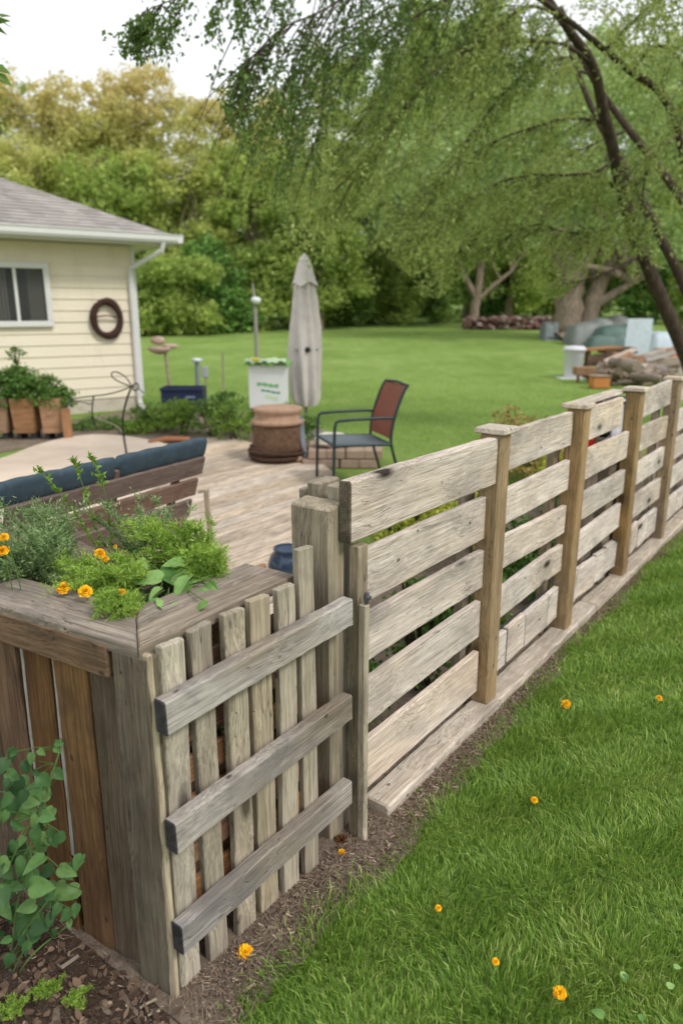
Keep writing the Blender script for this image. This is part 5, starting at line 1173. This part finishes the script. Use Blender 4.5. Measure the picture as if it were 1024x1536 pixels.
# ================================================================ BROAD LEAVES (bean plant, vine)
def leaf3d(mb, base, d, up, L, Wd, curl=.18, heart=True, mi=0):
    d = Vector(d).normalized(); s = d.cross(Vector(up)).normalized(); n = s.cross(d)
    prof = [(0, .0), (-.06, .22), (.02, .40), (.18, .50), (.38, .50), (.6, .38), (.8, .2), (1.0, .0)] if heart else [(0, .0), (.06, .16), (.18, .34), (.34, .46), (.5, .48), (.68, .38), (.86, .2), (1.0, .0)]
    k = len(prof); rows = []
    for i, (u_, w_) in enumerate(prof):
        uc = max(u_, 0) if i else 0
        cu = -curl*L*(uc**2); mid = base+d*L*(i/(k-1) if i else 0)+n*(-curl*L*((i/(k-1))**2))
        for sg_ in (-1, 1):
            for f in (.55, 1.0):
                rows.append(base+d*L*((i/(k-1))*(1-f)+u_*f)+s*sg_*w_*Wd*f+n*(cu+abs(w_)*Wd*(.42*f-.1*f*f)+.02*L*math.sin(i*2.1+sg_)*f))
        rows.append(mid)
    fs = []
    for i in range(k-1):
        a, b = i*5, (i+1)*5
        fs += [(a+4, a+0, b+0, b+4), (a+0, a+1, b+1, b+0), (a+4, b+4, b+2, a+2), (a+2, b+2, b+3, a+3)]
    mb.add(rows, fs, mi, sm=True)
def broadleaf(name, cols, vein):
    t = NT(name); P = t.n('ShaderNodeTexCoord').outputs['Object']; ri = t.n('ShaderNodeNewGeometry').outputs['Random Per Island']
    k = t.ramp(ri, [(i/(len(cols)-1), s2l(c)) for i, c in enumerate(cols)]); nz = t.noise(P, 55, 4, .6)
    k = t.mix(t.math('MULTIPLY', t.ramp(nz, [(.42, (0, 0, 0)), (.62, (1, 1, 1))]), .30), k, s2l(vein))
    spt = t.ramp(t.noise(P, 160, 2), [(.70, (0, 0, 0)), (.74, (1, 1, 1))]); k = t.mix(t.math('MULTIPLY', spt, .5), k, s2l((110, 100, 60)))
    b = t.n('ShaderNodeBsdfPrincipled'); t.l(k, b.inputs['Base Color']); b.inputs['Roughness'].default_value = .5; b.inputs['Specular IOR Level'].default_value = .3
    t.l(t.bump(t.noise(P, 120, 3), .3, .002), b.inputs['Normal'])
    tr = t.n('ShaderNodeBsdfTranslucent'); t.l(k, tr.inputs[0]); m = t.n('ShaderNodeMixShader'); m.inputs[0].default_value = .22; t.l(b.outputs[0], m.inputs[1]); t.l(tr.outputs[0], m.inputs[2])
    o = t.n('ShaderNodeOutputMaterial'); t.l(m.outputs[0], o.inputs[0]); return t.m
M['bean'] = broadleaf('bean_leaf', [(92, 136, 64), (124, 164, 86), (158, 192, 116)], (84, 112, 64))
M['vine'] = broadleaf('vine_leaf', [(50, 82, 44), (66, 104, 54), (88, 128, 68), (112, 144, 78)], (50, 80, 44))
bpl = empty('bean_plant', at(230, 930, 1.75), 'broad-leaved pale green plant in the middle of the raised planter', 'plant')
spots = [(205, 862, 25), (240, 860, 28), (250, 905, 34), (232, 888, 20), (262, 868, 36), (290, 866, 38), (268, 890, 32), (308, 868, 22), (218, 905, 20), (285, 908, 26), (246, 918, 26), (188, 905, 24), (160, 912, 20), (262, 845, 22), (175, 880, 18), (215, 845, 18), (300, 890, 20), (272, 876, 34), (236, 912, 30), (222, 868, 30), (312, 884, 22), (256, 930, 22), (300, 910, 22), (235, 930, 24), (205, 925, 24), (318, 880, 16), (168, 930, 20), (278, 928, 22)]
Ls = []; mb = MB(); ms = MB(); root_ = Vector((bpl.location.x+.03, 1.84, .865))
for x, y, s in spots:
    Y = 1.80-(y-845)/105*.27+R.uniform(-.02, .02); Y += R.uniform(-.04, .06); c = at(x, y, Y); L = s*1.7*Y/FP*R.uniform(.75, 1.1); az = R.uniform(0, 6.28); d = Vector((math.cos(az), math.sin(az)*.8-.25, R.uniform(-.6, .35)))
    leaf3d(mb, c-d.normalized()*L*.45, d, (R.uniform(-.6, .6), -.45, 1), L, L*.64, R.uniform(.1, .35))
    ms.tube(refine([root_+Vector((R.uniform(-.03, .03), R.uniform(-.03, .03), 0)), root_.lerp(c, .5)+Z*.03, c-d.normalized()*L*.45], 1), .0016, 5)
mb.build('leaves', M['bean'], bpl); ms.build('stem', STEM, bpl)
# feathery foliage of the planter
G['feather'] = leafm('feathery_green', [(120, 154, 60), (152, 186, 76), (186, 210, 106)], .4, 9.0)
G['wild'] = leafm('wild_green', [(84, 112, 66), (112, 140, 86), (146, 168, 114), (178, 194, 152)], .3, 6.0)
def feather(name, label, base, stems_, mat, ll=.011, lw=.0026, per=60, sr=.0014, grp=None, spr=.035):
    e = empty(name, base, label, 'plant', grp); mb = MB(); C = []; A = []
    for (tip, bend) in stems_:
        tip = Vector(tip); m = Vector(base).lerp(tip, .55)+Vector(bend); q = refine([Vector(base)+Vector((R.uniform(-.03, .03), R.uniform(-.03, .03), 0)), m, tip], 2); mb.tube(q, [sr*(1-.6*i/len(q)) for i in range(len(q))], 4, cap=False)
        n = len(q)-1
        for _ in range(per):
            t = R.uniform(.25, 1)*n; i = min(n-1, int(t)); p = q[i].lerp(q[i+1], t-i); ax = (q[i+1]-q[i]).normalized(); sd_ = (ax*.6+Vector((R.uniform(-1, 1), R.uniform(-1, 1), R.uniform(-.3, .8)))).normalized(); L = spr*R.uniform(.4, 1.2)
            for w_ in range(5): C.append(tuple(p+sd_*L*(w_+.5)/5+Vector((R.uniform(-1, 1), R.uniform(-1, 1), R.uniform(-1, 1)))*.003)); A.append(tuple(sd_+Vector((R.uniform(-1, 1), R.uniform(-1, 1), R.uniform(-1, 1)))*.8))
    mb.build('stem', STEM, e); A = np.array(A); leaves('foliage', np.array(C), ll, lw, mat, e, A=A/np.linalg.norm(A, axis=1, keepdims=True)); return e
def tips(n, x0, x1, y0, y1, Y0, Y1): return [(at(R.uniform(x0, x1), R.uniform(y0, y1), R.uniform(Y0, Y1)), (R.uniform(-.02, .02), R.uniform(-.02, .02), R.uniform(0, .05))) for _ in range(n)]
gf = 'feathery plants filling the raised planter'
feather('feathery_plant', 'bright feathery plant behind the broad leaves in the planter', Vector((-.40, 1.95, .865)), tips(64, 180, 325, 782, 865, 1.86, 2.08), G['feather'], .013, .003, 60, grp=gf)
feather('feathery_plant', 'feathery plant hanging over the right cap board', Vector((-.32, 1.86, .865)), tips(50, 262, 338, 815, 908, 1.72, 1.95), G['feather'], .013, .003, 60, grp=gf)
feather('feathery_plant', 'small feathery tuft spilling over the inner corner of the cap boards', Vector((-.49, 1.60, .90)), tips(26, 142, 205, 895, 942, 1.52, 1.62), G['feather'], .010, .0022, 60, sr=.001, grp=gf, spr=.022)
feather('feathery_plant', 'feathery plant beneath the middle marigold cluster', Vector((-.56, 1.82, .865)), tips(56, 70, 215, 835, 912, 1.66, 1.88), G['feather'], .012, .0026, 60, grp=gf)
feather('wild_plant', 'tall tangled grey-green plant between the bench and the left cap board', Vector((-.80, 1.98, .865)), tips(60, -20, 110, 752, 865, 1.9, 2.2), G['wild'], .015, .0030, 36, sr=.0018, grp=gf, spr=.05)
feather('wild_plant', 'low tangled grey-green plant against the left picture edge', Vector((-.86, 1.85, .865)), tips(46, -30, 90, 800, 880, 1.75, 1.95), G['wild'], .015, .0034, 60, sr=.0018, grp=gf, spr=.045)
feather('wild_plant', 'loose sprigs rising in front of the brown bench slats', Vector((-.60, 2.08, .865)), tips(14, 120, 270, 745, 830, 2.0, 2.2), G['wild'], .015, .0036, 24, sr=.0018, grp=gf, spr=.04)
feather('wild_plant', 'arching thin sprigs at the right of the bench slats', Vector((-.50, 2.02, .865)), tips(12, 200, 310, 765, 830, 1.95, 2.1), G['wild'], .016, .004, 26, sr=.0018, grp=gf, spr=.04)
feather('wild_plant', 'single leafy sprig crossing the blue bench cushion', Vector((-.68, 2.05, .865)), [(at(138, 686, 2.1), (.02, 0, .03)), (at(112, 690, 2.1), (-.01, 0, .02)), (at(60, 705, 2.05), (0, 0, .02))], G['bright'], .018, .007, 30, sr=.002, grp=gf, spr=.02)
# vine at the lower left
vn = empty('leafy_vine', gr(20, 1490), 'dark green heart-leaved vine climbing beside the stained planter wall', 'vine')
mb = MB(); ms = MB(); vroot = gr(10, 1480)
nodes = []
for sx, sy, ex, ey in ((10, 1480, 95, 1112), (0, 1470, 128, 1290), (-10, 1490, 20, 1120), (20, 1480, 100, 1390), (-30, 1450, 60, 1210), (5, 1490, 115, 1330)):
    q = refine([at(sx, sy, 1.45), at((sx+ex)/2-18, (sy+ey)/2, 1.42), at(ex, ey, 1.52)], 2); ms.tube(q, .0022, 6); nodes.append(q)
vs_ = [(20, 1130, 20), (62, 1128, 18), (40, 1150, 24), (88, 1115, 14), (10, 1175, 26), (35, 1195, 28), (62, 1192, 22), (8, 1225, 30), (28, 1240, 28), (52, 1232, 26), (70, 1225, 24), (55, 1258, 30), (20, 1270, 26), (5, 1300, 28), (30, 1300, 30), (54, 1293, 30), (118, 1292, 22), (98, 1308, 30), (25, 1330, 32), (5, 1345, 28), (60, 1330, 32), (75, 1345, 28), (42, 1360, 34), (15, 1370, 30), (85, 1365, 26), (100, 1372, 20), (30, 1395, 30), (58, 1392, 26), (10, 1410, 26), (82, 1400, 20), (14, 1440, 32), (40, 1420, 22), (66, 1170, 22), (3, 1150, 22), (78, 1250, 18), (40, 1280, 26), (12, 1200, 26), (90, 1335, 24)]
for x, y, s in vs_:
    for kk in range(3 if x < 95 and y > 1150 else 2):
        xx, yy = x+kk*R.uniform(-18, 18), y+kk*R.uniform(-18, 18)
        lim = .0 if xx < 60 else (xx-60)*.0012
        Y = 1.40+R.uniform(-.05, .08)+kk*.05; zmax = 0; c = at(xx, yy, Y); L = s*1.5*Y/FP*R.uniform(.5, 1.05); az = R.uniform(-2.6, -.4); d = Vector((math.cos(az), math.sin(az)*.45, R.uniform(-1.0, .15)))
        if c.z < .02: continue
        wall_n = (c-(C0-nL*.034)).dot(nL)
        if wall_n < .035: c += nL*(.035-wall_n+R.uniform(0, .03))
        leaf3d(mb, c-d.normalized()*L*.4, d, (R.uniform(-.6, .6), -.85, R.uniform(.3, 1.1)), L, L*R.uniform(.62, .85), R.uniform(.1, .4))
        nq = R.choice(R.choice(nodes)); nq = min((p for q in nodes for p in q), key=lambda p: (p-c).length); ms.tube([nq, nq.lerp(c, .5)+Z*.01, c-d.normalized()*L*.4], .0012, 4, cap=False)
mb.build('leaves', M['vine'], vn); ms.build('stem', STEM, vn)
# ================================================================ GRASS
def visible(p, margin=.4):
    X, Y, Zz = p[:, 0], p[:, 1], p[:, 2]-H; d = Y*math.cos(PT)-Zz*math.sin(PT); u = Y*math.sin(PT)+Zz*math.cos(PT)
    px = 512+FP*X/np.maximum(d, .05); py = 768-FP*u/np.maximum(d, .05); return (d > .1) & (px > -1024*margin) & (px < 1024*(1+margin)) & (py > -200) & (py < 1536*(1+margin))
def blades(name, label, P, h, w, mat, lean=.5, patch=None):
    n = len(P); az = NR.uniform(0, 2*np.pi, n); wind = np.stack([np.full(n, -.15), np.full(n, .1)], 1); ln = NR.normal(size=(n, 2))*lean*.6+wind*.5
    clump_ = np.stack([np.sin(P[:, 0]*17+P[:, 1]*9), np.cos(P[:, 1]*19-P[:, 0]*7)], 1)*.28; ln = ln+clump_
    hh = (h*NR.uniform(.5, 1.25, n)*(1+.28*np.sin(P[:, 0]*6.1+P[:, 1]*3.3)*np.cos(P[:, 1]*5.3-P[:, 0]*2.0))); hh = hh*(1+(NR.uniform(size=n) > .985)*.7)
    s = np.stack([np.cos(az), np.sin(az), np.zeros(n)], 1)*(w*NR.uniform(.7, 1.3, n)/2)[:, None]
    L3 = np.concatenate([ln, np.zeros((n, 1))], 1); mid = P+L3*(hh*.30)[:, None]; mid[:, 2] += hh*.6; tip = P+L3*(hh*1.0)[:, None]; tip[:, 2] += hh*np.clip(1.02-np.linalg.norm(ln, axis=1)*.35, .3, 1)
    V = np.stack([P-s, P+s, mid-s*.8, mid+s*.8, tip], 1).reshape(-1, 3); b = (np.arange(n)*5)[:, None]
    Fc = np.concatenate([b+np.array([[0, 1, 3]]), b+np.array([[0, 3, 2]]), b+np.array([[2, 3, 4]])], 0)
    o = mesh_np(name, V, Fc, mat, smooth=False); return tag(o, label, 'grass', kind='stuff')
G['grass'] = leafm('grass_blades', [(75, 111, 41), (98, 137, 50), (128, 162, 64), (156, 185, 87), (205, 205, 132)], .35, 2.2, rough=.4, spec=.4, var=.72)
G['fargrass'] = leafm('far_grass_blades', [(126, 162, 66), (146, 180, 82), (168, 196, 102)], .3, .8, rough=.6, spec=.15)
def grass_zone(s0, s1, n0, n1, dens):
    A_ = (s1-s0)*(n1-n0); n = int(A_*dens); s = NR.uniform(s0, s1, n); nn = NR.uniform(n0, n1, n)
    e = np.array([edge(v) for v in s]); q = nn-e; keep = (q > 0) | (NR.uniform(size=n) < np.exp(-np.abs(q)/.022)*.35); keep &= ~((q > 0) & (q < .06) & (NR.uniform(size=n) > .45+q*9)); keep &= nn > .03
    s, nn = s[keep], nn[keep]; P = np.stack([O.x+U.x*s+N.x*nn, O.y+U.y*s+N.y*nn, np.full(len(s), -.002)], 1); return P[visible(P)]
P1 = grass_zone(-2.6, .4, -.05, 3.2, 30000); P2 = grass_zone(.4, 3.2, 0, 3.8, 15000); P3 = grass_zone(3.2, 8, 0, 5.0, 5000)
near = np.concatenate([P1]); print('blades', len(P1), len(P2), len(P3))
blades('grass', 'lush green lawn grass in front of the fence', P1, .040, .0030, G['grass'])
blades('grass', 'lawn grass along the middle of the fence', P2, .040, .0042, G['grass']); blades('grass', 'lawn grass along the far end of the fence', P3, .045, .007, G['grass'])
# lawn behind the fence
n = 200000; X_ = NR.uniform(-6, 14, n); Y__ = 4.2+19*NR.uniform(0, 1, n)**1.3; P4 = np.stack([X_, Y__, np.array([hz(0, y) for y in Y__])], 1); sn_s = (P4-np.array(O))@np.array(U); sn_n = (P4-np.array(O))@np.array(N)
kp = (sn_n < -1.25) & visible(P4, .05) & ~((Y__ < 8.3+.3*np.sin(X_*5)) & (X_ < .9)) & ~((Y__ < 12.2) & (X_ < -.6)) & (NR.uniform(size=n) > np.clip((Y__-13)/9, 0, 1)); blades('grass', 'short lawn grass beyond the fence', P4[kp], .024, .009, G['fargrass'])
# ================================================================ LITTER ON THE SOIL
def chips():
    V = []; Fc = []; n = 42000
    s = NR.uniform(-2.9, 3.0, n); a = NR.uniform(0, 1, n); P = []
    for i in range(n):
        lo = -.04 if s[i] > -1.62 else -1.2
        if s[i] > -.75: lo = .02
        nn_ = lo+(edge(s[i])+.03-lo)*a[i]; P.append(tuple(F(s[i], nn_, .014+.006*R.random())))
    P = np.array(P); v = visible(P); P = P[v]; n = len(P); L = NR.gamma(1.6, .0032, n)+.002; Wd = L*NR.uniform(.15, .5, n)
    d = NR.normal(size=(n, 3))*np.array([1, 1, .28]); d /= np.linalg.norm(d, axis=1, keepdims=True); up = np.tile([0, 0, 1.], (n, 1))+NR.normal(size=(n, 3))*.35; s_ = np.cross(d, up); s_ /= np.linalg.norm(s_, axis=1, keepdims=True)
    a_ = d*L[:, None]/1; b_ = s_*Wd[:, None]/2; V = np.stack([P-a_/2-b_*.6, P-a_/2+b_*.6, P+a_/2+b_, P+a_/2-b_*.4], 1).reshape(-1, 3); Fc = np.arange(n*4).reshape(-1, 4); return V, Fc
V_, F_ = chips(); litm = leafm('bark_chips', [(74, 60, 50), (100, 82, 70), (122, 104, 90), (142, 124, 108), (174, 158, 138)], .0, 9, rough=.9, spec=.1, var=.9)
tag(mesh_np('mulch_chips', V_, F_, litm), 'brown and grey bark chips scattered over the bare soil', 'mulch', kind='stuff')
mb = MB()
for i in range(260):
    if i < 150: p = F(R.uniform(-1.62, -.72), R.choice((R.gauss(.005, .012), R.uniform(0, .09))), .016)
    else: p = F(R.uniform(-2.6, -1.6), R.uniform(-1.0, .1), .016)
    d = (U*R.uniform(-1, 1)+N*R.uniform(-1, 1)).normalized(); L = R.uniform(.015, .06)
    mb.tube([p, p+d*L*.5+Vector((0, 0, R.uniform(0, .012)))+d.cross(Z)*R.uniform(-.006, .006), p+d*L+Z*R.uniform(-.004, .006)], [.0011, .0009, .0005], 4, cap=False)
tag(mb.build('dead_twigs', plain('dead_twig', (142, 124, 106), .9, var=.25, scale=30)), 'thin dry twigs and stalks littering the soil at the foot of the pickets', 'litter', kind='stuff')
# dead leaves and slivers on the soil by the planter
mb = MB()
for i in range(330):
    p = gr(R.uniform(-20, 330), R.uniform(1380, 1560), .018)
    if (p-O).dot(N) > .0 or (p-C0).dot(nL) < .01: continue
    leaf3d(mb, p, (R.uniform(-1, 1), R.uniform(-1, 1), R.uniform(-.1, .15)), (R.uniform(-.4, .4), R.uniform(-.4, .4), 1), R.uniform(.012, .034), R.uniform(.008, .02), R.uniform(-.3, .3), False)
tag(mb.build('dead_leaves', leafm('dead_leaf', [(70, 54, 44), (104, 84, 68), (138, 116, 96)], .1, 20, rough=.8, var=.9)), 'curled brown dead leaves on the soil below the planter', 'leaves', kind='stuff')
p = gr(118, 1432, .02); q = gr(92, 1452, .016); board('wood_sliver', p, q, .010, .003, (1, 0, 0), M['picket'], None, bev=.001); tag(bpy.data.objects['wood_sliver'], 'flat pale wood sliver on the soil below the stained wall', 'wood sliver')
for i, (x0, y0, x1, y1, lb) in enumerate(((210, 1512, 236, 1500, 'pale wood splinter just left of the corner post foot'), (222, 1524, 240, 1514, 'small pale splinter at the bottom edge near the corner post'))):
    o = board('wood_splinter', gr(x0, y0, .018), gr(x1, y1, .022), .007, .003, (0, 1, 0), M['picket'], None, bev=.001); tag(o, lb, 'splinter')
for i, (x, y, r, lb) in enumerate(((122, 1482, .010, 'small tan pebble on the soil below the vine'), (165, 1504, .006, 'tiny pebble left of the corner post'), (362, 1012, 0, ''))):
    if r: mb = MB(); mb.blob(gr(x, y, .018), r, r*.8, r*.7, k=12, jit=.05); o = mb.build('pebble', plain('pebble', (150, 132, 116), .8)); tag(o, lb, 'pebble')
# weeds at the very bottom left
gw = 'small green tufts on the soil below the vine'
for x, y, lb in ((15, 1520, 'green tuft at the bottom left corner'), (112, 1505, 'small moss-green tuft under the pebble'), (75, 1490, 'tiny green tuft below the vine')):
    b0 = gr(x, y, .01); feather('weed_tuft', lb, b0, [(b0+Vector((R.uniform(-.04, .04), R.uniform(-.03, .03), R.uniform(.01, .035))), (0, 0, .004)) for _ in range(16)], G['feather'], .009, .0022, 16, sr=.0008, grp=gw, spr=.012)
lw = [(905, 1525, .030), (940, 1470, .024), (930, 1462, .020), (1000, 1480, .022), (960, 1530, .02), (1010, 1450, .018)]
mb = MB(); wdp = gr(930, 1490); wde = empty('broadleaf_weed', wdp, 'pale broad-leaved weed in the grass at the bottom right corner', 'weed')
for x, y, L in lw: leaf3d(mb, gr(x, y, .042), (R.uniform(-1, 1), R.uniform(-.6, .6), 0), (0, -.3, 1), L, L*.75, .1)
mb.build('leaves', M['bean'], wde)
# ================================================================ CAMERA, SKY, SUN
cam = bpy.data.cameras.new('camera'); co = bpy.data.objects.new('camera', cam); col.objects.link(co)
co.location = (0, 0, H); co.rotation_euler = (math.pi/2-PT, 0, 0)
cam.sensor_fit = 'VERTICAL'; cam.sensor_height = 36; cam.lens = 36*FP/1536; cam.clip_start = .05; cam.clip_end = 600
cam.dof.use_dof = True; cam.dof.focus_distance = 2.2; cam.dof.aperture_fstop = 25.57/11.5
sc.camera = co
w = bpy.data.worlds.new('World'); sc.world = w; w.use_nodes = True; nt = w.node_tree; nt.nodes.clear()
def wn(ty, **k):
    n = nt.nodes.new(ty)
    for a, b in k.items(): setattr(n, a, b)
    return n
SE, SA = rad(48), rad(128)     # sun elevation; azimuth clockwise from +Y (behind the camera's right shoulder)
sky = wn('ShaderNodeTexSky', sky_type='NISHITA'); sky.sun_disc = False; sky.sun_elevation = SE; sky.sun_rotation = SA
tc = wn('ShaderNodeTexCoord'); nz = wn('ShaderNodeTexNoise'); nz.inputs['Scale'].default_value = 1.6; nz.inputs['Detail'].default_value = 4
mp = wn('ShaderNodeMapping'); mp.inputs['Scale'].default_value = (1, 1, 3.5); nt.links.new(tc.outputs['Generated'], mp.inputs[0]); nt.links.new(mp.outputs[0], nz.inputs['Vector'])
cr = wn('ShaderNodeValToRGB'); cr.color_ramp.elements[0].position = .3; cr.color_ramp.elements[0].color = (8.2, 8.5, 8.9, 1); cr.color_ramp.elements[1].position = .7; cr.color_ramp.elements[1].color = (9.6, 9.7, 9.8, 1)
nt.links.new(nz.outputs['Fac'], cr.inputs[0])
mx = wn('ShaderNodeMix', data_type='RGBA'); mx.inputs[0].default_value = .93; nt.links.new(sky.outputs[0], mx.inputs[6]); nt.links.new(cr.outputs[0], mx.inputs[7])
bg = wn('ShaderNodeBackground'); bg.inputs['Strength'].default_value = .118; nt.links.new(mx.outputs[2], bg.inputs[0])
wo = wn('ShaderNodeOutputWorld'); nt.links.new(bg.outputs[0], wo.inputs[0])
sl = bpy.data.lights.new('sun', 'SUN'); sl.energy = 2.1; sl.angle = rad(12); sl.color = (1, .96, .9)
so = bpy.data.objects.new('sun', sl); col.objects.link(so); so.location = (3, -3, 8)
sd = Vector((math.sin(SA)*math.cos(SE), math.cos(SA)*math.cos(SE), math.sin(SE))); so.rotation_euler = (-sd).to_track_quat('-Z', 'Y').to_euler()
sc.view_settings.view_transform = 'Standard'; sc.view_settings.look = 'None'; sc.view_settings.exposure = 0.08; sc.view_settings.gamma = 1
sc.render.engine = 'CYCLES'; sc.cycles.max_bounces = 6; sc.cycles.transparent_max_bounces = 8; sc.cycles.diffuse_bounces = 3
